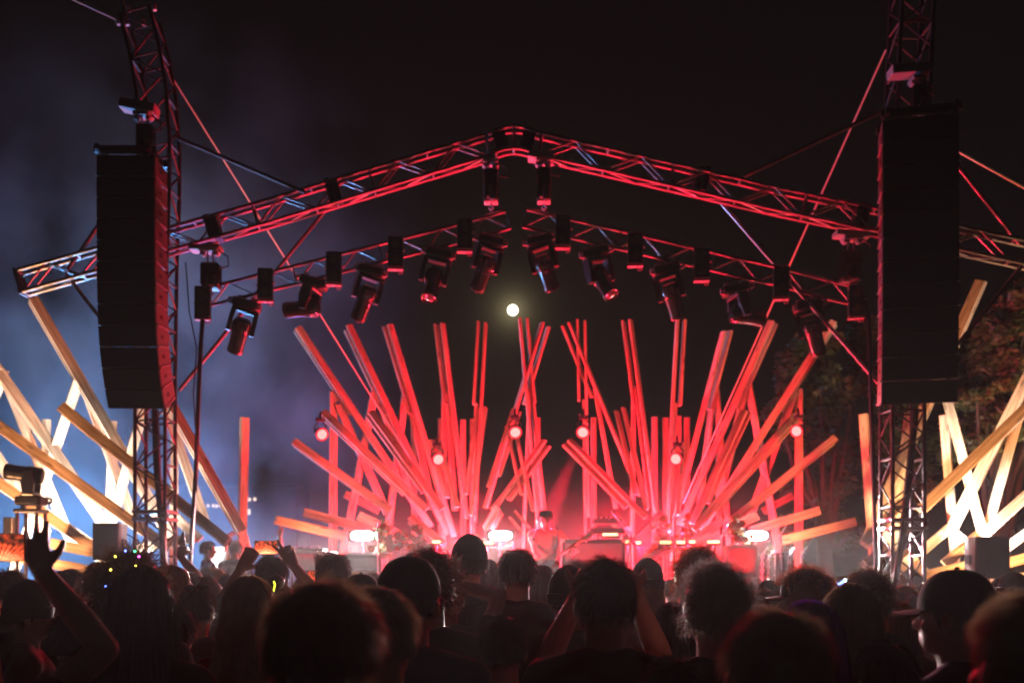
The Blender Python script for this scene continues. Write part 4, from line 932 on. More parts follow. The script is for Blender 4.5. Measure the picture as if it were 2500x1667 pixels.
# ------------------------------------------------------------------ far building with lit windows
bd = thing('far_building', 'dark far building showing a few small lit windows through the smoke', 'building', P(560, 1426, 160))
a, b = P(380, 1190, 160), P(720, 1480, 160)
build('wall', MB().box(((a.x + b.x) / 2, 166, a.z / 2), (b.x - a.x) / 2, 5, a.z / 2), M['skirt'], bd, smooth=False)
build('roof', MB().box(((a.x + b.x) / 2, 166, a.z + .2), (b.x - a.x) / 2 + .3, 5.3, .2), M['deck'], bd, smooth=False)
M['winglow'] = emis('lit_window', (1.0, 0.72, 0.55), 1.6)
for (x, y) in ((508, 1234), (521, 1234), (529, 1235), (538, 1234), (609, 1219), (622, 1218), (608, 1246), (608, 1252), (455, 1235)):
    c = P(x, y, 160.9)
    f_ = build('window', MB().box((c.x, 160.95, c.z), .26, .06, .30), M['deck'], bd, smooth=False)
    p_ = build('pane', MB().box((c.x, 160.86, c.z), .2, .03, .24), M['winglow'], bd, smooth=False); l = p_.location.copy(); p_.parent = f_; p_.location = l - f_.location

# ------------------------------------------------------------------ people
DG = None
def remesh(mb, vox, it=4, fac=0.5):
    me = bpy.data.meshes.new('tmp'); me.from_pydata([tuple(v) for v in mb.v], [], mb.f); me.update()
    o = bpy.data.objects.new('tmp', me); COL.objects.link(o)
    r = o.modifiers.new('r', 'REMESH'); r.mode = 'VOXEL'; r.voxel_size = vox; r.adaptivity = 0; r.use_smooth_shade = True
    s_ = o.modifiers.new('s', 'SMOOTH'); s_.factor = fac; s_.iterations = it
    dg = bpy.context.evaluated_depsgraph_get(); dg.update()
    out_ = bpy.data.meshes.new_from_object(o.evaluated_get(dg)); bpy.data.objects.remove(o); bpy.data.meshes.remove(me)
    for p in out_.polygons: p.use_smooth = True
    return out_
HC = Vector((0, 0.0, 1.645))          # centre of the skull
def head_prims(mb):
    mb.ell((0, -.006, 1.655), (.077, .098, .102), 20, 14); mb.ell((0, .03, 1.60), (.064, .066, .075), 14, 10)
    mb.ell((0, .052, 1.558), (.047, .045, .036), 12, 8); mb.cap((0, .088, 1.645), (0, .112, 1.612), .011, .016, 8)
    mb.ell((0, .086, 1.668), (.052, .016, .011), 10, 6); mb.ell((0, .094, 1.574), (.026, .012, .007), 8, 6); mb.ell((0, .091, 1.562), (.022, .012, .008), 8, 6)
    for s in (-1, 1):
        mb.ell((s * .082, -.008, 1.625), (.012, .021, .034), 10, 8, Matrix.Rotation(R(s * 14), 3, 'Z'))
        mb.ell((s * .047, .066, 1.612), (.022, .02, .018), 8, 6)
    mb.cap((0, -.018, 1.43), (0, -.002, 1.575), .062, .057, 14)
def torso_prims(mb, g, inf=0.0, low=True, fem=False):
    sw = .155 if fem else .172
    if low: mb.ell((0, -.005, .95), (.165 + inf, .118 + inf, .13 + inf), 16, 10)
    mb.ell((0, 0, 1.08), (.142 + inf, .10 + inf, .17 + inf), 16, 10); mb.ell((0, .005, 1.28), (sw + inf, .118 + inf, .18 + inf), 18, 12)
    mb.cap((-sw, -.005, 1.405), (sw, -.005, 1.405), .062 + inf, .062 + inf, 14)
    if inf: mb.cap((-.04, -.040, 1.455), (.04, -.040, 1.455), .058, .058, 12)
    for s in (-1, 1): mb.cap((s * .035, -.022, 1.465), (s * sw * .92, -.01, 1.415), .045 + inf * .8, .055 + inf, 12)
def leg_prims(mb, inf=0.0, feet=True):
    for s in (-1, 1):
        mb.cap((s * .088, 0, .90), (s * .10, .012, .50), .088 + inf, .058 + inf, 12); mb.cap((s * .10, .012, .50), (s * .105, -.02, .10), .056 + inf, .037 + inf, 12)
        if feet: mb.cap((s * .105, -.035, .045), (s * .115, .14, .035), .042, .034, 10)
def hand_prims(mb, w, d, nrm, side, pose='open', k=1.0):
    """w wrist, d hand direction, nrm palm normal, side +1/-1 puts the thumb on that side"""
    d = Vector(d).normalized(); nrm = Vector(nrm); nrm = (nrm - d * nrm.dot(d)).normalized(); x = d.cross(nrm).normalized() * side
    w = Vector(w)
    for i in range(4):
        o = (i - 1.5) * .021 * k
        mb.cap(w + x * o * .55 + d * .012, w + x * o + d * .088 * k, .0155 * k, .0125 * k, 8)
    ln = (.070, .080, .074, .058); cur = {'open': (8, 14), 'spread': (4, 8), 'curl': (46, 62), 'grip': (66, 80), 'peace': (4, 6)}[pose]
    for i in range(4):
        o = (1.5 - i) * .021 * k; sp = {'spread': .20, 'peace': .22}.get(pose, .07) * (1.5 - i)
        c0, c1 = cur
        if pose == 'peace' and i in (2, 3): c0, c1 = 75, 95
        dd = (d + x * sp).normalized(); f1 = (dd * math.cos(R(c0)) + nrm * math.sin(R(c0))).normalized(); f2 = (dd * math.cos(R(c0 + c1)) + nrm * math.sin(R(c0 + c1))).normalized()
        a = w + x * o + d * .088 * k; b = a + f1 * ln[i] * .55 * k; c = b + f2 * ln[i] * .5 * k
        mb.cap(a, b, .0112 * k, .0102 * k, 8); mb.cap(b, c, .0100 * k, .0082 * k, 8)
    t0 = w + x * .026 * k + d * .022 * k; t1 = t0 + (x * .85 + d * .65 + nrm * .25).normalized() * .042 * k; t2 = t1 + (x * .45 + d * .9 + nrm * .35).normalized() * .034 * k
    mb.cap(t0, t1, .0155 * k, .0125 * k, 8); mb.cap(t1, t2, .0120 * k, .0095 * k, 8)
def arm_prims(mb, sh, el, wr, inf=0.0, upto=None):
    sh, el, wr = Vector(sh), Vector(el), Vector(wr)
    if upto is None:
        mb.cap(sh, el, .052 + inf, .040 + inf, 12); mb.cap(el, el.lerp(wr, .35), .040 + inf, .042 + inf, 12); mb.cap(el.lerp(wr, .35), wr, .042 + inf, .027 + inf, 12)
    elif upto <= 1: mb.cap(sh, sh.lerp(el, upto), .052 + inf, (.052 + (.040 - .052) * upto) + inf, 12)
    else:
        mb.cap(sh, el, .052 + inf, .042 + inf, 12); mb.cap(el, el.lerp(wr, upto - 1), .042 + inf, .034 + inf, 12)
DOWN = [dict(sh=(s * .178, -.005, 1.40), el=(s * .235, -.03, 1.12), wr=(s * .235, .07, .89), d=(0, .25, -1), n=(-s, 0, 0), t=1, pose='open') for s in (-1, 1)]
# thumb side: for an arm hanging at the side the thumb faces forward
for a_, s_ in zip(DOWN, (-1, 1)): a_['t'] = -1 if s_ < 0 else 1
PROTO = {}
def person_meshes(key, arms, fem=False, sleeve=0.6, vox=.010, it=3, skirt=False, slim=1.0, handk=1.0):
    if key in PROTO: return PROTO[key]
    b = MB(); head_prims(b); torso_prims(b, 0, fem=fem); leg_prims(b)
    for a in arms:
        arm_prims(b, a['sh'], a['el'], a['wr']); hand_prims(b, a['wr'], a['d'], a['n'], a['t'], a['pose'], handk)
    sh = MB(); torso_prims(sh, 0, inf=.013, low=False, fem=fem); sh.ell((0, -.003, .98), (.168, .124, .10), 16, 10)
    for a in arms: arm_prims(sh, a['sh'], a['el'], a['wr'], .011, sleeve)
    tr = MB(); tr.ell((0, -.005, .93), (.176, .128, .12), 16, 10); leg_prims(tr, .014, False)
    PROTO[key] = (remesh(b, vox, it), remesh(sh, .013, 4), remesh(tr, .018, 4)); return PROTO[key]
def eyes_mesh():
    if 'eyes' not in PROTO: PROTO['eyes'] = [MB().ell((s * .031, .083, 1.640), .0125, 10, 8).mesh('eye') for s in (-1, 1)]
    return PROTO['eyes']
# ---- hair
def ribbon(mb, pts, w, rnd):
    d = (pts[-1] - pts[0]).normalized(); s = d.cross(Vector((rnd.gauss(0, 1), rnd.gauss(0, 1), rnd.gauss(0, 1))))
    s = s.normalized() * w / 2; o = len(mb.v); n = len(pts)
    for i, p in enumerate(pts):
        k = 1 - .75 * (i / (n - 1)) ** 2; mb.v += [p - s * k, p + s * k]
    mb.f += [(o + 2 * i, o + 2 * i + 1, o + 2 * i + 3, o + 2 * i + 2) for i in range(n - 1)]
SR = Vector((.080, .101, .106)); SC0 = Vector((0, -.006, 1.655))
def scalp_dir(rnd, low=-.5):
    while True:
        d = Vector((rnd.gauss(0, 1), rnd.gauss(0, 1), rnd.gauss(0, 1))).normalized()
        if d.z < low: continue
        if d.y > .35 and d.z < .42: continue
        if d.y > -.1 and d.z < -.02 + .1 * abs(d.x): continue
        return d
def on(d, k=1.0): return SC0 + Vector((d.x * SR.x, d.y * SR.y, d.z * SR.z)) * k
def shell(k=(1.08, 1.08, 1.06), low=-.55, seed=1, amp=.0, back=0):
    """closed cap of hair over the scalp, lumpy when amp > 0"""
    rnd = random.Random(seed); mb = MB(); n, m = 26, 14; ph0 = [rnd.uniform(0, 6.28) for _ in range(6)]; vs = []
    top = SC0 + Vector((0, 0, SR.z * k[2]))
    rows = []
    for j in range(1, m + 1):
        row = []
        for i in range(n):
            ph = 2 * math.pi * i / n; front = math.sin(ph)             # +1 is the face
            thmax = (math.pi * .66) if front < .2 else (math.pi * (.66 - .36 * min(1, (front - .2) / .45)))
            th = thmax * j / m
            a = amp * (math.sin(3 * ph + ph0[0]) * math.sin(4 * th + ph0[1]) + .7 * math.sin(7 * ph + ph0[2]) * math.sin(6 * th + ph0[3]) + .5 * math.sin(11 * ph + ph0[4] + 9 * th))
            x = SR.x * (k[0] + a) * math.sin(th) * math.cos(ph); y = SR.y * (k[1] + a) * math.sin(th) * math.sin(ph); z = SR.z * (k[2] + a) * math.cos(th)
            row.append(SC0 + Vector((x, y, z)))
        rows.append(row)
    inner = [[SC0 + (p - SC0) * .82 for p in rows[-1]]]
    vs = [top] + [p for r_ in rows + inner for p in r_] + [SC0 + Vector((0, 0, -.02))]
    fs = [(0, 1 + i, 1 + (i + 1) % n) for i in range(n)]
    for j in range(m):
        for i in range(n):
            a = 1 + j * n; b_ = a + n; fs.append((a + i, b_ + i, b_ + (i + 1) % n, a + (i + 1) % n))
    e = len(vs) - 1; a = 1 + m * n
    fs += [(a + (i + 1) % n, a + i, e) for i in range(n)]
    return mb.add(vs, fs)
def drape(L, flare, seed, part=0.0):
    """solid body of long hair: crown, sides and back down to length L below the skull centre"""
    mb = MB(); n = 28; rows = []; rnd = random.Random(seed); p0 = [rnd.uniform(0, 6.28) for _ in range(3)]
    for j in range(1, 9):
        th = math.pi * .5 * j / 8; rows.append(('s', th))
    for j in range(1, 8): rows.append(('d', j / 7))
    vs = [SC0 + Vector((0, 0, SR.z * 1.1))]; o = len(vs)
    for (t, v) in rows:
        for i in range(n):
            ph = 2 * math.pi * i / n; fr = math.sin(ph); wav = .004 * math.sin(9 * ph + p0[0]) + .003 * math.sin(15 * ph + p0[1])
            if t == 's':
                lim = 1.0 if fr < .45 else 1 - .5 * min(1, (fr - .45) / .35)
                th = v * lim; rx, ry, rz = SR.x * 1.13 + wav, SR.y * 1.12 + wav, SR.z * 1.10
                p = SC0 + Vector((rx * math.sin(th) * math.cos(ph), ry * math.sin(th) * math.sin(ph), rz * math.cos(th)))
            else:
                fr2 = min(fr, .30)      # keep the face clear
                cx = math.copysign(math.sqrt(max(0, 1 - fr2 * fr2)), math.cos(ph)) if fr > .30 else math.cos(ph)
                w = SR.x * 1.13 * (1 + flare * v ** 1.3) + wav * (1 + 3 * v); dy = SR.y * 1.12 * (1 + .35 * flare * v) + wav
                if fr > .45 : cx *= .97
                sag = .012 * math.sin(5 * ph + p0[2]) * v
                p = SC0 + Vector((w * cx, dy * fr2 - .02 * v, -L * v + sag))
            vs.append(p)
    fs = [(0, o + i, o + (i + 1) % n) for i in range(n)]
    for j in range(len(rows) - 1):
        for i in range(n):
            a = o + j * n; b_ = a + n; fs.append((a + i, b_ + i, b_ + (i + 1) % n, a + (i + 1) % n))
    a = o + (len(rows) - 1) * n; vs.append(SC0 + Vector((0, -.05, -L + .05))); e = len(vs) - 1
    fs += [(a + (i + 1) % n, a + i, e) for i in range(n)]
    return mb.add(vs, fs)
def hair_proto(style, seed=1):
    key = ('hair', style, seed)
    if key in PROTO: return PROTO[key]
    rnd = random.Random(seed * 31 + 5); st = MB()
    if style in ('short', 'buzz', 'messy'):
        base = shell((1.07, 1.07, 1.06), seed=seed, amp=.012); n, L = {'short': (1500, .030), 'buzz': (1300, .012), 'messy': (1500, .034)}[style]
        part = Vector((.25 * rnd.choice((-1, 1)), -.25, 1)).normalized(); cow = [rnd.uniform(0, 6.28) for _ in range(3)]
        for _ in range(n + 500):
            d = scalp_dir(rnd); p = on(d, rnd.uniform(1.03, 1.09))
            tg = (d * part.dot(d) - part); tg = tg.normalized() if tg.length > .05 else Vector((rnd.gauss(0, 1), rnd.gauss(0, 1), 0)).normalized()
            tg = (tg + Vector((math.sin(5 * d.z + cow[0]), math.sin(4 * d.x + cow[1]), math.sin(6 * d.y + cow[2]))) * {'short': .22, 'messy': .55, 'buzz': .2}[style]).normalized()
            k = {'short': .16, 'messy': .34, 'buzz': 1.1}[style] * (3.0 if rnd.random() < .035 else 1)
            t = (tg + d * k + Vector((rnd.gauss(0, .12), rnd.gauss(0, .12), rnd.gauss(0, .12)))).normalized(); l = L * rnd.uniform(.7, 1.5)
            ribbon(st, [p, p + (t + d * .22).normalized() * l * .5, p + t * l], .0019, rnd)
    elif style in ('curly', 'afro', 'bigcurl'):
        kk = {'curly': 1.22, 'afro': 1.42, 'bigcurl': 1.5}[style]; L = {'curly': .045, 'afro': .05, 'bigcurl': .075}[style]
        base = shell((kk, kk, kk * .98), seed=seed, amp=.06)
        for _ in range(1900):
            d = scalp_dir(rnd, -.55); p = on(d, kk * .95); ph = rnd.uniform(0, 6.28); cr = rnd.uniform(.005, .013); l = L * rnd.uniform(.5, 1.3)
            u = d.cross(Vector((rnd.gauss(0, 1), rnd.gauss(0, 1), rnd.gauss(0, 1)))).normalized(); w = d.cross(u); pts = []
            for k in range(7):
                t = k / 6; pts.append(p + d * l * t + (u * math.cos(ph + 7 * t) + w * math.sin(ph + 7 * t)) * cr * (.3 + t) + Vector((0, 0, -.25 * l * t * t)))
            ribbon(st, pts, .0024, rnd)
        if style == 'bigcurl':
            for _ in range(900):
                az = rnd.uniform(math.pi * .92, math.pi * 2.08); x, y = math.cos(az) * .115, math.sin(az) * .125; z0 = rnd.uniform(-.02, -.14); ph = rnd.uniform(0, 6.28); pts = []
                for k in range(8):
                    t = k / 7; pts.append(SC0 + Vector((x * (1 + .35 * t) + .014 * math.cos(ph + 9 * t), y * (1 + .2 * t) + .014 * math.sin(ph + 9 * t), z0 - .12 * t)))
                ribbon(st, pts, .0026, rnd)
            base2 = drape(.21, .55, seed); o = len(base.v); base.v += base2.v; base.f += [tuple(i + o for i in f) for f in base2.f]
    elif style in ('long', 'longwide', 'bob'):
        L, fl = {'long': (.40, .55), 'longwide': (.46, .85), 'bob': (.22, .25)}[style]
        base = drape(L, fl, seed)
        for _ in range(1500):
            az = rnd.uniform(0, 2 * math.pi); fr = math.sin(az)
            if fr > .38: continue
            th0 = rnd.uniform(.1, 1.5); pts = []; k0 = 1.13 + rnd.uniform(0, .05); ll = L * rnd.uniform(.8, 1.12); wv = rnd.uniform(0, 6.28); am = rnd.uniform(.001, .006)
            for k in range(4):
                th = th0 + (math.pi / 2 - th0) * k / 3; pts.append(SC0 + Vector((SR.x * k0 * math.sin(th) * math.cos(az), SR.y * k0 * math.sin(th) * fr, SR.z * k0 * .99 * math.cos(th))))
            for k in range(1, 6):
                t = k / 5; pts.append(SC0 + Vector((SR.x * k0 * (1 + fl * t ** 1.3) * math.cos(az) + am * math.sin(wv + 7 * t), SR.y * k0 * (1 + .35 * fl * t) * fr - .02 * t + am * math.cos(wv + 6 * t), -ll * t)))
            ribbon(st, pts, .0022, rnd)
    elif style == 'bun':
        base = shell((1.08, 1.08, 1.07), seed=seed, amp=.01); base.ell((0, -.075, 1.775), (.048, .045, .042), 12, 8)
        for _ in range(900):
            d = scalp_dir(rnd); p = on(d, 1.07); t = (Vector((0, -.06, 1.77)) - p).normalized(); ribbon(st, [p, p + t * .02 + d * .004, p + t * .045 + d * rnd.uniform(0, .01)], .002, rnd)
    elif style == 'pony':
        base = shell((1.08, 1.08, 1.07), seed=seed, amp=.01); base.path([Vector((0, -.10, 1.72)), Vector((0, -.15, 1.70)), Vector((0, -.165, 1.60)), Vector((.01, -.15, 1.46)), Vector((.01, -.14, 1.38))], [.018, .034, .036, .026, .006], 10)
        for _ in range(700):
            d = scalp_dir(rnd); p = on(d, 1.07); t = (Vector((0, -.12, 1.72)) - p).normalized(); ribbon(st, [p, p + t * .02 + d * .004, p + t * .045 + d * rnd.uniform(0, .012)], .002, rnd)
    bm_ = base.mesh('hair', True, 60)
    n0 = len(bm_.vertices)
    # strands and body of hair are one head of hair
    v = [tuple(x.co) for x in bm_.vertices] + [tuple(x) for x in st.v]; f = [tuple(p.vertices) for p in bm_.polygons] + [tuple(i + n0 for i in q) for q in st.f]
    me = bpy.data.meshes.new('hair'); me.from_pydata(v, [], f); me.update()
    for p in me.polygons: p.use_smooth = True
    PROTO[key] = me; return me
def cap_proto(kind):
    key = ('cap', kind)
    if key in PROTO: return PROTO[key]
    mb = MB()
    if kind in ('cap', 'capback'):
        n, m = 28, 9; vs = [Vector((0, -.008, 1.782))]; k = 1.14
        for j in range(1, m + 1):
            th = math.pi * .5 * j / m
            for i in range(n):
                ph = 2 * math.pi * i / n; seam = 1 + .012 * abs(math.cos(3 * ph)) ** 8
                vs.append(Vector((0, -.008, 1.668)) + Vector((SR.x * k * seam * math.sin(th) ** .82 * math.cos(ph), SR.y * 1.12 * math.sin(th) ** .82 * math.sin(ph), .114 * math.cos(th) - .012 * (j == m))))
        vs.append(Vector((0, -.008, 1.665))); fs = [(0, 1 + i, 1 + (i + 1) % n) for i in range(n)]
        for j in range(m - 1):
            for i in range(n): a = 1 + j * n; fs.append((a + i, a + n + i, a + n + (i + 1) % n, a + (i + 1) % n))
        a = 1 + (m - 1) * n; fs += [(a + (i + 1) % n, a + i, len(vs) - 1) for i in range(n)]
        mb.add(vs, fs); mb.ell((0, -.008, 1.784), (.009, .009, .006), 8, 6)
        sg = 1 if kind == 'cap' else -1; P0 = []
        for i in range(13):
            t = math.pi * i / 12; x = .082 * math.cos(t); P0.append(Vector((x, sg * (.075 + .105 * math.sin(t) ** .8), 1.662 - .020 * abs(x / .082) ** 2 - .016 * math.sin(t))))
        mb.prism(P0 + [Vector((-.05, sg * .065, 1.66)), Vector((.05, sg * .065, 1.66))], (0, 0, .006))
    elif kind == 'beanie':
        mb.lathe((0, -.008, 1.625), (0, .0, 1), [(0, .094), (.0, .101), (.05, .104), (.055, .098), (.09, .094), (.13, .082), (.165, .055), (.185, .02), (.188, .002)], 24)
        for v in mb.v: v.y = -.008 + (v.y + .008) * 1.14
    elif kind == 'hat':       # brimmed felt hat
        mb.lathe((0, -.008, 1.675), (0, 0, 1), [(-.004, .095), (.0, .125), (.006, .127), (.008, .10), (.05, .095), (.085, .082), (.098, .05), (.100, .0)], 26)
        for v in mb.v: v.y = -.008 + (v.y + .008) * 1.1
    elif kind == 'hood':
        mb.ell((0, -.015, 1.645), (.108, .125, .135), 18, 12); mb.cap((0, -.03, 1.60), (0, -.035, 1.46), .10, .12, 16); mb.ell((0, -.04, 1.775), (.05, .05, .03), 10, 6)
        for v in mb.v:
            if v.y > .06: v.y = .06
    PROTO[key] = mb.mesh('cap', True, 40); return PROTO[key]

GROUP = 'spectators in the crowd'
def person(label, px, top, Y, hair='short', hcol='dark', shirt='black', skin='skin', yaw=0, hat=None, hatcol='black', arms=None, key=None, fem=False, sleeve=.6,
           ground=0.0, trousers='denim', topz=None, tilt=0, lean=0, face=False, group=GROUP, seed=1, width=1.0, vox=.010, facing=0, scale=None, handk=1.0):
    extra = {'short': .018, 'messy': .03, 'buzz': .008, 'curly': .035, 'afro': .06, 'bigcurl': .07, 'long': .012, 'longwide': .012, 'bob': .012, 'bun': .045, 'pony': .01}.get(hair, .0)
    if hat: extra = {'cap': .026, 'capback': .026, 'beanie': .06, 'hat': .03, 'hood': .05}[hat]
    z = EYE + (HY - top) / F * Y; sc = scale or (z - ground) / (1.757 + extra)
    x = (px - CX) / F * Y
    root = thing('person', label, 'person', (x, Y, ground), group)
    root.rotation_euler = (R(lean), 0, R(yaw)); root.scale = (sc * width, sc, sc)
    k = key or ('std_f' if fem else 'std')
    bm_, sm_, tm_ = person_meshes(k, arms or DOWN, fem=fem, sleeve=sleeve, vox=vox, handk=handk)
    link('body', bm_, M[skin], root); link('shirt', sm_, CLOTH[shirt], root); link('trousers', tm_, CLOTH[trousers], root)
    if hair: link('hair', hair_proto(hair, seed), HAIR[hcol], root)
    if hat: link({'cap': 'cap', 'capback': 'cap', 'beanie': 'beanie', 'hat': 'hat', 'hood': 'hood'}[hat], cap_proto(hat), CLOTH[hatcol], root)
    if face:
        for e_ in eyes_mesh(): link('eye', e_, M['eye'], root)
    root['_sc'] = sc
    return root
def to_local(root, p):       # world point -> the person's own frame
    bpy.context.view_layer.update()
    return root.matrix_world.inverted() @ Vector(p)

def lpt(px, top, Y, yaw, sc, ground, q):      # picture point at depth -> local frame of a person placed the same way
    x0 = (px - CX) / F * Y; v = Vector(q) - Vector((x0, Y, ground)); v.rotate(Quaternion((0, 0, 1), -R(yaw))); return v / sc
def ik(S, W, hint, l1=.30, l2=.27):
    S, W = Vector(S), Vector(W); d = W - S; L = d.length
    if L > (l1 + l2) * .995: W = S + d * ((l1 + l2) * .995 / L); d = W - S; L = d.length
    a = (l1 * l1 - l2 * l2 + L * L) / (2 * L); h = math.sqrt(max(0, l1 * l1 - a * a)); n = d.normalized()
    k = Vector(hint); k = (k - n * k.dot(n)).normalized(); return S + n * a + k * h, W
def arm(side, W, hint, d, n, t, pose, S=None):
    S = S or (side * .178, -.005, 1.41); E, W = ik(S, W, hint); return dict(sh=S, el=E, wr=W, d=d, n=n, t=t, pose=pose)

# ---- the performer with guitar
px0, top0, Y0_, yw = 1332, 1243, 15.0, 178
sc0 = (EYE + (HY - top0) / F * Y0_ - zdk) / 1.79
L_ = lambda q: lpt(px0, top0, Y0_, yw, sc0, zdk, q)
wr_pick = L_(P(1338, 1362, 14.66)); wr_fret = L_(P(1390, 1352, 14.62))
arms0 = [arm(1, wr_pick, (1, -.3, -.5), L_(P(1352, 1358, 14.6)) - wr_pick, Vector((0, -1, -.2)), 1, 'curl', (.178, -.005, 1.41)),
         arm(-1, wr_fret, (-1, -.2, -.7), L_(P(1396, 1336, 14.6)) - wr_fret, Vector((.3, -1, 0)), -1, 'curl', (-.178, -.005, 1.41))]
person('singer in a brimmed hat playing guitar at the centre of the red lit stage', px0, top0, Y0_, 'short', 'dark', 'red', 'skin', yw, hat='hat', hatcol='brown', width=1.12, arms=arms0, key='performer',
       sleeve=1.7, ground=zdk, trousers='black', face=True, group=None, vox=.008, scale=sc0)
gt = thing('electric_guitar', 'electric guitar held low by the singer, its neck pointing up to the right', 'guitar', P(1345, 1372, 14.7))
gc = P(1336, 1376, 14.68); ga = (P(1408, 1326, 14.64) - gc).normalized(); gn = Vector((0, -1, .1)); gn = (gn - ga * gn.dot(ga)).normalized(); gw = gn.cross(ga).normalized()
outl = [(-.21, .0), (-.20, .09), (-.14, .150), (-.05, .140), (.02, .105), (.08, .115), (.16, .13), (.19, .10), (.15, .06), (.13, .03), (.13, -.03), (.15, -.06), (.17, -.10), (.12, -.125), (.05, -.105), (-.02, -.11), (-.08, -.145), (-.15, -.15), (-.20, -.09)]
build('body', MB().prism([gc + ga * u + gw * v - gn * .02 for u, v in outl], gn * .042), mat('guitar_red_lacquer', (.4, .06, .04), .2, noise=.1, coat=.5), gt, smooth=False)
build('pickguard', MB().prism([gc + ga * u + gw * v + gn * .0225 for u, v in ((-.12, -.02), (-.02, .05), (.12, .05), (.12, -.04), (.0, -.085))], gn * .003), M['white'], gt, smooth=False)
build('neck', MB().tube(gc + ga * .12 + gn * .022, gc + ga * .62 + gn * .018, .024, 10, .019), mat('maple_neck', (.42, .26, .13), .4, noise=.15), gt)
hd_ = build('headstock', MB().prism([gc + ga * u + gw * v + gn * .008 for u, v in ((.61, -.024), (.66, -.045), (.80, -.04), (.82, .0), (.79, .03), (.65, .035), (.61, .024))], gn * .015), mat('maple_head', (.42, .26, .13), .4, noise=.15), gt, smooth=False)
for k in range(6):
    s_ = 1 if k % 2 else -1; o = build('tuning_peg', MB().ell(gc + ga * (.66 + .025 * k) + gw * s_ * .055 + gn * .015, (.018, .012, .012), 8, 6), M['white'], gt); l = o.location.copy(); o.parent = hd_; o.location = l - hd_.location
for k in (-.06, .05): build('pickup', MB().box(gc + ga * k + gn * .026, .012, .035, .006, Matrix((ga, gw, gn)).transposed(), bev=.003), M['steel'], gt, smooth=False)
build('strap', MB().path([gc + ga * .17 + gw * .1, P(1358, 1330, 14.78), P(1362, 1300, 14.84), P(1358, 1284, 14.95)], .016, 6), M['cab'], gt)

# ---- onlookers at the side of the stage
G2 = 'onlookers at the side of the stage'
person('onlooker with dark swept hair in a dark jacket looking right beside the stage', 508, 1318, 14.5, 'messy', 'dark', 'navy', 'skin', -62, ground=.43, face=True, group=G2, sleeve=1.85, trousers='black')
person('onlooker with a grey shirt and bowed face beside the dark jacketed man', 573, 1317, 14.3, 'messy', 'brown', 'charcoal', 'skin', 35, ground=.43, face=True, group=G2, sleeve=.7, trousers='black', seed=2)
def two_up(label, px, top, Y, yaw, wl, wr, dl, dr, ground, poses=('open', 'open'), scale_h=1.775, hints=((-1, 0, -.6), (1, 0, -.6)), key=None, nl=(0, -1, 0), **kw):
    sc = (EYE + (HY - top) / F * Y - ground) / scale_h
    A = []
    for (sd, w, dd, po, hi) in ((-1, wl, dl, poses[0], hints[0]), (1, wr, dr, poses[1], hints[1])):
        if w is None: A.append(DOWN[0 if sd < 0 else 1]); continue
        W = lpt(px, top, Y, yaw, sc, ground, P(*w)); D = lpt(px, top, Y, yaw, sc, ground, P(*dd)) - W
        A.append(arm(sd, W, hi, D, Vector(nl), -sd, po))
    r = person(label, px, top, Y, yaw=yaw, arms=A, key=key, ground=ground, scale=sc, **kw); return r, sc
two_up('pale armed onlooker arching both arms over the head behind the dark haired men', 577, 1336, 15.6, 0, (556, 1293, 15.7), (601, 1294, 15.7), (580, 1282, 15.8), (584, 1284, 15.8), .0 + .43, key='arch', hair='long', hcol='brown', shirt='grey', group=G2, fem=True, sleeve=.5)
two_up('onlooker with one thin arm stretched up beside the long pink board', 655, 1338, 15.4, 0, None, (684, 1296, 15.3), None, (688, 1270, 15.3), .43, key='oneup', hair='short', hcol='dark', shirt='charcoal', group=G2, fem=True, sleeve=.4)
cs_ = thing('flight_case', 'pale flight case between the two onlookers with a lit lamp bar on top', 'flight case', P(532, 1500, 15.0))
boxpx('case', 512, 553, 1350, 1475, 15.0, .45, M['white'], cs_); boxpx('lid', 510, 555, 1345, 1351, 14.98, .49, M['steel'], cs_, .005); boxpx('lamp_bar', 516, 546, 1334, 1344, 14.95, .04, M['strobe'] if False else emis('soft_bar_glow', (1, .95, .85), 2.2), cs_, .006)

# ---- crowd, from the nearest row back
C = person
# raised hand and phone at the left edge
r1, sc1 = two_up('person outside the left edge reaching a spread hand into the picture and filming', -112, 1425, 2.5, 0, (-78, 1440, 2.62), (106, 1398, 2.66), (-60, 1385, 2.64), (84, 1330, 2.70), 0.0,
    poses=('grip', 'spread'), key='filmer', hair='longwide', hcol='blonde', shirt='maroon', fem=True, sleeve=.35, hints=((-1, .2, -.8), (1, .35, -.9)), vox=.007, skin='skin2', nl=(0, 1, 0))
def phone(label, c, Y, w, h, rot, screen, group='phones filming the stage'):
    o = P(*c, Y); q = Matrix.Rotation(R(rot), 3, 'Y'); root = thing('phone', label, 'phone', o, group)
    build('case', MB().box(o, w / 2, .0045, h / 2, q, bev=.004), M['blackpl'], root, smooth=False)
    build('screen', MB().add([o + q @ Vector((x * w * .47, -.0051, z * h * .46)) for x, z in ((-1, -1), (1, -1), (1, 1), (-1, 1))], [(0, 1, 2, 3)]), screen, root, smooth=False)
    build('camera_bump', MB().box(o + q @ Vector((w * .36, .008, h * .2)), .016, .004, .016, q, bev=.003), M['blackgl'], root, smooth=False)
    return root
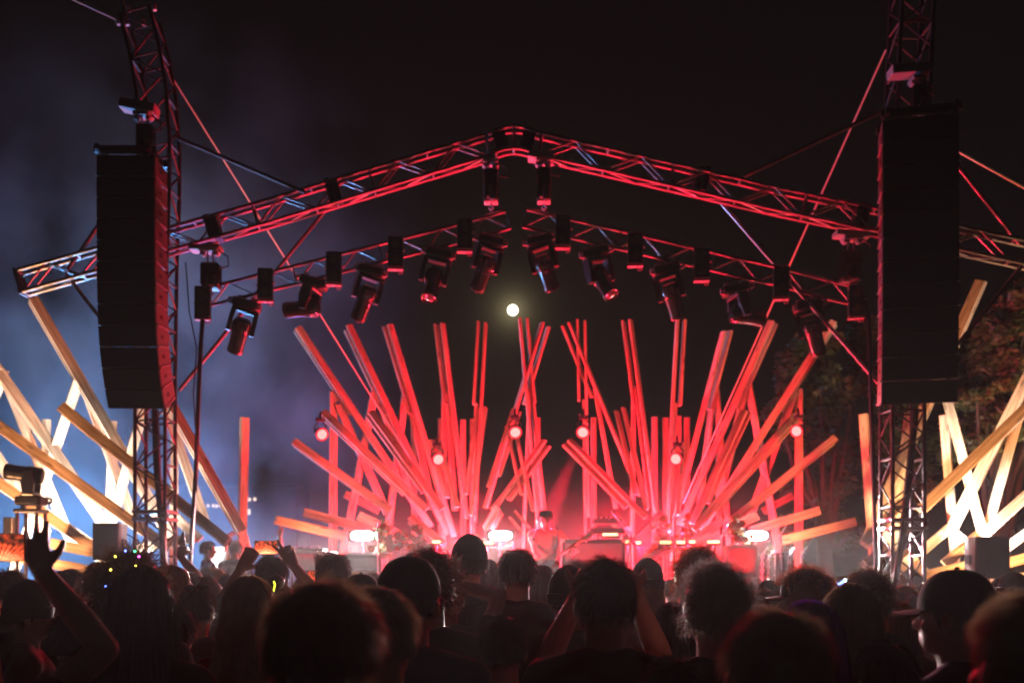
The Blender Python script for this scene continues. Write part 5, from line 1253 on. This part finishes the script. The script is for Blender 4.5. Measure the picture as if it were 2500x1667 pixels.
def screen_mat(name, s, wide=True):
    m = bpy.data.materials.new(name); m.use_nodes = True; t = m.node_tree; t.nodes.clear(); L = t.links
    o = t.nodes.new('ShaderNodeOutputMaterial'); e = t.nodes.new('ShaderNodeEmission'); e.inputs['Strength'].default_value = s
    tc = t.nodes.new('ShaderNodeTexCoord'); sp_ = t.nodes.new('ShaderNodeSeparateXYZ'); L.new(tc.outputs['Generated'], sp_.inputs[0])
    # fan of rays rising from the bottom middle of the little picture
    def mt(op, a, b=None):
        n = t.nodes.new('ShaderNodeMath'); n.operation = op
        for i, v in enumerate((a, b)):
            if v is None: continue
            if isinstance(v, (int, float)): n.inputs[i].default_value = v
            else: L.new(v, n.inputs[i])
        return n.outputs[0]
    x = mt('SUBTRACT', sp_.outputs['X'], .5); z = mt('ADD', sp_.outputs['Z'], .25); an = mt('ARCTAN2', x, z)
    rays = mt('POWER', mt('ABSOLUTE', mt('SINE', mt('MULTIPLY', an, 26.0))), 3.0)
    dist = mt('SQRT', mt('ADD', mt('MULTIPLY', x, x), mt('MULTIPLY', z, z)))
    fall = mt('MAXIMUM', mt('SUBTRACT', 1.15, mt('MULTIPLY', dist, 1.15)), 0.0)
    v = mt('MULTIPLY', rays, fall)
    nz = t.nodes.new('ShaderNodeTexNoise'); nz.inputs['Scale'].default_value = 9; L.new(tc.outputs['Generated'], nz.inputs['Vector'])
    v2 = mt('ADD', v, mt('MULTIPLY', mt('SUBTRACT', nz.outputs['Fac'], .42), .5))
    cr = t.nodes.new('ShaderNodeValToRGB'); el = cr.color_ramp.elements; el[0].position = .0; el[0].color = (.012, .006, .004, 1); el[1].position = .85; el[1].color = (1, .62, .28, 1)
    k = el.new(.35); k.color = (.75, .07, .02, 1); L.new(v2, cr.inputs['Fac']); L.new(cr.outputs['Color'], e.inputs['Color']); L.new(e.outputs[0], o.inputs['Surface']); return m
M['scr'] = screen_mat('phone_screen_picture', 3.2); M['scr2'] = screen_mat('far_phone_screen_picture', 4.5)
phone('big landscape phone glowing orange at the left edge of the picture', (-6, 1336), 2.60, .150, .074, 0, M['scr'])
two_up('man holding a landscape phone above his head in both hands, fingers raised', 664, 1355, 5.9, 0, (588, 1388, 6.18), (716, 1380, 6.18), (621, 1340, 6.24), (692, 1328, 6.22), 0.0,
       poses=('curl', 'peace'), key='phoneman', hair='short', hcol='dark', shirt='charcoal', sleeve=1.25, hints=((-1, .3, -1), (1, .3, -1)), vox=.0075, nl=(0, -1, 0), skin='skin2', handk=1.12)
phone('small landscape phone glowing with the stage above the crowd on the left', (650, 1336), 6.24, .150, .086, 0, M['scr2'])
phone('tiny upright phone with a red screen between two heads', (760, 1412), 6.4, .052, .105, 0, M['scr2'])
C('cap wearing man seen in profile at the far left below the raised hand', 72, 1411, 4.5, 'short', 'dark', 'maroon', 'skin', -68, 'beanie', 'charcoal', face=True, sleeve=.5)
C('brown tousled head behind the raised hand at the far left', 30, 1382, 5.6, 'messy', 'brown', 'charcoal', yaw=8, seed=2)
C('pink lit profile of a man looking right, right of the raised hand', 170, 1387, 6.6, 'short', 'dark', 'maroon', 'skin', -78, face=True)
C('woman with big curly hair threaded with coloured lights', 318, 1338, 3.9, 'bigcurl', 'brown', 'black', 'skin', 6, fem=True)
C('long dark haired woman right in front of the curly woman with lights', 348, 1386, 3.0, 'longwide', 'dark', 'black', 'skin', -4, fem=True)
C('short dark head left of the curly hair with lights', 246, 1370, 5.8, 'short', 'dark', 'black', 'skin', 12)
C('blonde woman turned right, just right of the curly hair with lights', 424, 1381, 5.2, 'bob', 'blonde', 'maroon', 'skin', -48, fem=True, face=True)
two_up('person holding a small pale bottle up beside the left tower', 425, 1398, 7.4, 0, None, (440, 1358, 7.5), None, (446, 1335, 7.55), 0.0, poses=('open', 'grip'), key='bottleup', hair='long', hcol='brown', shirt='black', fem=True, sleeve=.3, nl=(0, 1, 0))
bo = thing('bottle', 'small pale bottle held up in a hand beside the left tower', 'bottle', P(446, 1340, 7.62))
build('glass', MB().lathe(P(446, 1340, 7.62), (0, 0, 1), [(0, .022), (.07, .022), (.09, .012), (.13, .010), (.132, .0)], 14), M['white'], bo); build('label_band', MB().lathe(P(446, 1340, 7.62) + Vector((0, 0, .02)), (0, 0, 1), [(0, .0226), (.035, .0226)], 14, cap=False), CLOTH['cream'], bo)
C('round dark head right of the left tower foot', 466, 1394, 7.2, 'short', 'dark', 'black', yaw=5)
C('small dark head in front of the swept haired onlooker', 499, 1386, 9.6, 'short', 'black', 'charcoal', yaw=-12, seed=2)
C('small reddish lit head in front of the grey shirted onlooker', 530, 1382, 10.2, 'messy', 'red', 'black', yaw=10)
C('pale rimmed hooded head in the middle distance on the left', 510, 1403, 6.4, None, 'dark', 'grey', yaw=0, hat='hood', hatcol='grey')
C('dark head with sunglasses pushed up, left of the filming man', 482, 1432, 4.9, 'short', 'dark', 'maroon', yaw=-6, seed=2)
C('blonde long haired woman in front of the filming man', 611, 1408, 3.5, 'longwide', 'blonde', 'red', 'skin', -10, fem=True)
C('head with a thin headband right of the long blonde hair', 684, 1408, 4.9, 'bun', 'dark', 'black', yaw=-5, fem=True)
C('rounded head with cropped hair left of the big blurred head', 817, 1349, 6.0, 'short', 'dark', 'black', yaw=0, seed=3, width=1.05)
C('big blurred dark head in front of everyone left of centre', 790, 1412, 1.78, 'short', 'light', 'black', yaw=4, seed=2, width=1.18)
C('blurred head tucked behind the right side of the biggest head', 924, 1428, 2.35, 'short', 'light', 'black', yaw=-8, width=1.1)
C('dark hat with a bright rim just behind the biggest head', 880, 1400, 4.4, None, 'dark', 'black', yaw=20, hat='cap', hatcol='black')
C('man in a tall plain cap left of centre in the second row', 1000, 1356, 3.0, 'buzz', 'dark', 'black', 'skin', -12, 'cap', 'charcoal', width=1.06)
C('shaggy curly head peeking out behind the tall plain cap', 1046, 1342, 3.7, 'curly', 'brown', 'black', yaw=5, width=1.05)
C('tall man in a flat topped beanie before the middle strobe', 1146, 1300, 5.6, 'buzz', 'dark', 'black', 'skin', 4, 'beanie', 'black')
C('small dark head half hidden right of the flat topped beanie', 1192, 1366, 8.6, 'long', 'dark', 'black', yaw=-10, fem=True)
C('round haired broad shouldered person right under the middle strobe', 1263, 1338, 5.4, 'short', 'dark', 'charcoal', yaw=0, seed=2, width=1.08)
C('small rounded dark head directly below the guitar', 1326, 1381, 7.6, 'bob', 'dark', 'black', yaw=0, fem=True)
C('tall smooth head in a soft cap left of the man with both arms up', 1388, 1376, 4.6, 'buzz', 'dark', 'black', 'skin2', 10, 'beanie', 'black')
C('spiky black head peeking out below the guitar headstock', 1408, 1368, 7.2, 'afro', 'black', 'black', yaw=0)
two_up('man with rumpled hair and both arms raised to his head at the centre', 1477, 1357, 2.9, 2, (1412, 1452, 3.16), (1548, 1446, 3.16), (1432, 1420, 3.2), (1528, 1418, 3.2), 0.0, poses=('curl', 'curl'), key='armsup', hair='short', hcol='brown', shirt='black', sleeve=.75, hints=((-.45, .5, -1.0), (.5, .5, -1.0)), vox=.009, nl=(0, 1, 0), seed=3)
C('cap wearing person with pale long hair right of the raised arms', 1581, 1359, 6.0, 'long', 'blonde', 'black', 'skin', -14, 'beanie', 'black', fem=True)
C('frizzy red haired head before the right fan', 1703, 1334, 5.0, 'afro', 'red', 'maroon', 'skin', 0)
C('curly fringed head large in the second row right of centre', 1746, 1374, 2.95, 'curly', 'grey', 'black', 'skin', 6, seed=2, width=1.0)
C('dark smooth head in the gap between raised arms and grey curls', 1643, 1472, 3.9, 'bob', 'dark', 'black', yaw=-6, fem=True)
C('tiny dark head far back between the pale hair and the red frizz', 1641, 1412, 9.4, 'short', 'dark', 'red', yaw=0)
C('small dark haired head behind the row right of the grey curls', 1876, 1417, 7.0, 'bob', 'dark', 'black', yaw=8, fem=True)
C('red rimmed round head right of the grey curls', 1869, 1436, 6.0, 'short', 'brown', 'red', yaw=-4, seed=3)
C('pale rimmed cap beside the grey curls', 1832, 1452, 5.0, 'short', 'grey', 'charcoal', 'skin', 12, 'cap', 'grey')
C('man in a baseball cap with its peak turned left, curls below it', 1962, 1389, 4.5, 'curly', 'red', 'black', 'skin', 62, 'cap', 'black')
C('blurred light haired head in front at the lower right', 1895, 1484, 1.82, 'short', 'light', 'black', 'skin', 3, seed=3, width=1.14)
C('purple haired head behind the blurred light haired head', 1975, 1470, 2.5, 'longwide', 'purple', 'navy', 'skin', -6, fem=True)
C('long straight haired woman right of the purple hair', 2076, 1428, 2.9, 'longwide', 'light', 'black', 'skin', -8, fem=True)
C('curly head with lit glasses frame behind the long straight hair', 2118, 1392, 4.5, 'curly', 'brown', 'black', 'skin', 10, seed=3)
C('far head in a red cap beside the yellow lit posts', 2121, 1389, 10.4, 'buzz', 'dark', 'black', 'skin', 20, 'cap', 'red')
C('orange haired head between the long straight hair and the big cap', 2192, 1470, 4.6, 'bob', 'red', 'red', 'skin', -5, fem=True, seed=2)
C('small far profile below the right tower', 2210, 1424, 8.2, 'messy', 'red', 'maroon', 'skin', 70, face=True)
C('small dark round head left of the big cap, lower one', 2237, 1449, 7.0, 'short', 'dark', 'red', yaw=0, seed=2)
C('small dark head at the foot of the right tower', 2186, 1440, 7.6, 'short', 'black', 'black', yaw=0, seed=3)
C('large man in a baseball cap with the peak turned left, dark purple shirt', 2330, 1388, 2.9, 'buzz', 'dark', 'purple', 'skin', 48, 'cap', 'charcoal', face=True, width=1.04)
two_up('person lifting a hand right of the big cap', 2420, 1440, 6.0, 0, None, (2412, 1452, 6.2), None, (2400, 1425, 6.25), 0.0, poses=('open', 'spread'), key='handright', hair='short', hcol='dark', shirt='maroon', sleeve=.4, nl=(0, 1, 0))
C('blurred head filling the right edge in the front row', 2520, 1436, 1.62, 'short', 'light', 'maroon', 'skin', 10, seed=2, width=1.1)
C('head in a dark cap at the right edge under the pole speaker', 2472, 1396, 7.8, 'short', 'dark', 'black', 'skin', 75, 'cap', 'black', face=True)
two_up('person far back raising an open hand left of the cropped head', 792, 1400, 8.0, 0, None, (777, 1392, 8.1), None, (779, 1362, 8.1), 0.0, poses=('open', 'spread'), key='handfar', hair='short', hcol='dark', shirt='black', sleeve=.4, nl=(0, 1, 0))
two_up('person behind the tall plain cap pointing one finger upward', 1092, 1398, 5.0, 0, None, (1101, 1424, 5.1), None, (1104, 1370, 5.1), 0.0, poses=('open', 'peace'), key='fingerup', hair='short', hcol='dark', shirt='black', sleeve=.4, nl=(0, 1, 0))
for (px, top, Y, hr, hc, yw_, lb) in [(120, 1402, 8.4, 'short', 'dark', 5, 'small dark head between the raised hand and the pink profile'), (215, 1398, 9.0, 'messy', 'brown', -5, 'small brown head left of the pole speaker foot'), (560, 1400, 7.8, 'short', 'dark', 0, 'dark head right of the hooded head'),
    (740, 1408, 9.0, 'short', 'dark', 0, 'small dark head left of the tiny upright phone'), (870, 1398, 8.6, 'curly', 'light', 0, 'small pale curly head behind the biggest head'), (915, 1392, 9.4, 'messy', 'brown', 6, 'small brown head below the flower hedge'), (1010, 1400, 9.0, 'short', 'dark', 0, 'far head in front of the flowered plant'),
    (1120, 1392, 8.0, 'short', 'dark', -4, 'dark head under the flat topped beanie man'), (1225, 1398, 8.4, 'short', 'dark', 4, 'dark head left of the broad shouldered person'), (1370, 1392, 9.0, 'messy', 'dark', 0, 'dark head right of the guitar body'), (1545, 1396, 8.4, 'short', 'dark', 0, 'dark head right of the cymbal stand foot'),
    (1790, 1402, 8.0, 'short', 'black', 4, 'dark head below the right amplifier'), (1915, 1420, 7.4, 'short', 'dark', -3, 'dark head left of the cap with curls'), (2020, 1412, 8.4, 'messy', 'brown', 8, 'far brown head right of the cap with curls'), (2150, 1430, 6.4, 'short', 'dark', 0, 'dark head left of the right tower foot'),
    (2290, 1420, 8.6, 'short', 'dark', 0, 'dark head behind the big cap'), (2440, 1412, 9.2, 'bob', 'brown', 0, 'brown bobbed head under the right pole speaker'), (290, 1406, 8.0, 'short', 'dark', 4, 'dark head behind the curly hair with lights'), (390, 1404, 8.6, 'short', 'brown', 0, 'small brown head at the foot of the left tower'),
    (645, 1460, 4.2, 'short', 'dark', 4, 'dark head below the filming man'), (1230, 1500, 3.4, 'short', 'dark', -4, 'dark head low in the middle of the second row'), (430, 1470, 4.0, 'short', 'black', 6, 'black head between lights woman and sunglasses head'), (180, 1490, 3.8, 'messy', 'dark', -5, 'dark head under the raised forearm on the left'),
    (2160, 1560, 2.7, 'short', 'dark', 4, 'dark head low between long straight hair and big cap'), (1640, 1600, 2.3, 'short', 'dark', 3, 'dark head low in front of the grey curls')]:
    C(lb, px, top, Y, hr, hc, 'black', 'skin', yw_, seed=1 + (px % 3))
# fairy lights in the curly hair, and lit glasses
fl_ = thing('fairy_lights', 'string of tiny coloured fairy lights worn in the curly hair', 'fairy lights', P(318, 1380, 3.75))
cols = {'blue': (.10, .16, 1), 'yellow': (1, .8, .08), 'green': (.05, .8, .2), 'magenta': (.9, .08, .8)}
prev = []
for (x, y, c) in ((258, 1430, 'blue'), (270, 1390, 'yellow'), (281, 1358, 'yellow'), (306, 1344, 'blue'), (329, 1345, 'green'), (339, 1358, 'magenta'), (331, 1381, 'yellow')):
    o = P(x, y, 3.74 if y > 1375 else 3.76); prev.append(o)
    if c + 'l' not in M: M[c + 'l'] = emis('tiny_' + c + '_bulb', cols[c], 9.0)
    build('bulb', MB().ell(o, .0042, 8, 6), M[c + 'l'], fl_)
build('wire', MB().path(prev, .0007, 5), M['blackpl'], fl_)
gl_ = thing('lit_glasses', 'small blue glowing light strip on the curly head at the right', 'light strip', P(2057, 1421, 4.4))
pts_ = []
for i, (x, y) in enumerate(((2050, 1425), (2056, 1421), (2063, 1416))):
    o = P(x, y, 4.4); pts_.append(o); build('bulb', MB().ell(o, .0075, 8, 6), M['bluel'] if i < 2 else emis('tiny_cyan_bulb', (.4, .9, 1), 12.0), gl_)
build('frame', MB().path(pts_ + [P(2090, 1424, 4.45)], .003, 5), M['blackpl'], gl_)
gs = thing('glow_stick', 'yellow green glow stick tucked beside the long blonde hair', 'glow stick', P(669, 1430, 4.75))
build('tube', MB().path([P(668, 1418, 4.75), P(671, 1426, 4.75), P(669, 1436, 4.75), P(667, 1444, 4.75)], .005, 7), emis('glow_stick_light', (.75, .9, .05), 2.0), gs)
build('cap_end', MB().ell(P(667, 1445, 4.75), .007, 8, 6), M['white'], gs)
su = thing('sunglasses', 'dark sunglasses resting on top of a head on the left', 'sunglasses', P(482, 1440, 4.83))
for k in (-1, 1): build('lens', MB().ell(P(482 + k * 17, 1437, 4.83), (.028, .006, .02), 12, 8), M['blackgl'], su)
build('bridge', MB().path([P(450, 1434, 4.9), P(465, 1432, 4.82), P(482, 1431, 4.82), P(499, 1432, 4.82), P(514, 1436, 4.9)], .003, 6), M['blackpl'], su)
# ------------------------------------------------------------------ smoke and haze
def volume(name, lo, hi, dens, noise=None, col=(0.9, 0.9, 0.92), aniso=0.0, lab=None):
    lo, hi = Vector(lo), Vector(hi)
    mb = MB().box((0, 0, 0), (hi.x - lo.x) / 2, (hi.y - lo.y) / 2, (hi.z - lo.z) / 2)
    m = bpy.data.materials.new(name + '_air'); m.use_nodes = True; t = m.node_tree; t.nodes.clear()
    o = t.nodes.new('ShaderNodeOutputMaterial'); v = t.nodes.new('ShaderNodeVolumePrincipled')
    v.inputs['Color'].default_value = (*col, 1); v.inputs['Density'].default_value = dens; v.inputs['Anisotropy'].default_value = aniso
    t.links.new(v.outputs[0], o.inputs['Volume'])
    if noise:
        (sc, lo_, hi_, stretch, fade) = noise
        tc = t.nodes.new('ShaderNodeTexCoord'); mp = t.nodes.new('ShaderNodeMapping'); mp.inputs['Scale'].default_value = stretch
        n = t.nodes.new('ShaderNodeTexNoise'); n.inputs['Scale'].default_value = sc; n.inputs['Detail'].default_value = 4; n.inputs['Roughness'].default_value = 0.55
        t.links.new(tc.outputs['Object'], mp.inputs[0]); t.links.new(mp.outputs[0], n.inputs['Vector'])
        r = t.nodes.new('ShaderNodeMapRange'); r.inputs['From Min'].default_value = lo_; r.inputs['From Max'].default_value = hi_
        r.inputs['To Max'].default_value = dens; t.links.new(n.outputs['Fac'], r.inputs['Value'])
        last = r.outputs[0]
        # thins out towards the faces of its box
        g = t.nodes.new('ShaderNodeSeparateXYZ'); t.links.new(tc.outputs['Generated'], g.inputs[0])
        for ax, (f0, f1) in fade.items():
            for (k, w_) in ((0, f0), (1, f1)):
                if not w_: continue
                q = t.nodes.new('ShaderNodeMapRange'); q.interpolation_type = 'SMOOTHSTEP'
                q.inputs['From Min'].default_value = k; q.inputs['From Max'].default_value = w_ if k == 0 else 1 - w_
                t.links.new(g.outputs[ax], q.inputs['Value'])
                mu = t.nodes.new('ShaderNodeMath'); mu.operation = 'MULTIPLY'; t.links.new(last, mu.inputs[0]); t.links.new(q.outputs[0], mu.inputs[1]); last = mu.outputs[0]
        t.links.new(last, v.inputs['Density'])
    ob = link(name, mb.mesh(name, smooth=False), m, None, (lo + hi) / 2); ob['kind'] = 'stuff'; return ob
volume('smoke', (-17, 20.2, 0.05), (-1.6, 27.5, 15), 0.115, (0.45, 0.42, 0.60, (1, 1, .8), {'X': (0.0, .45), 'Y': (.15, .2), 'Z': (0, .6)}))
volume('stage_smoke', (-4.2, 15.0, 0.95), (5.2, 19.6, 3.8), 0.05, (0.8, 0.34, 0.70, (1, 1, 1.2), {'X': (.2, .2), 'Y': (.35, .2), 'Z': (0, .7)}))
volume('crowd_haze', (-9, -3, 0.02), (9, 14.2, 2.2), 0.0022, None, (0.92, 0.9, 0.9), 0.5)
volume('haze', (-40, -6, -1), (40, 40, 14.5), 0.00012)
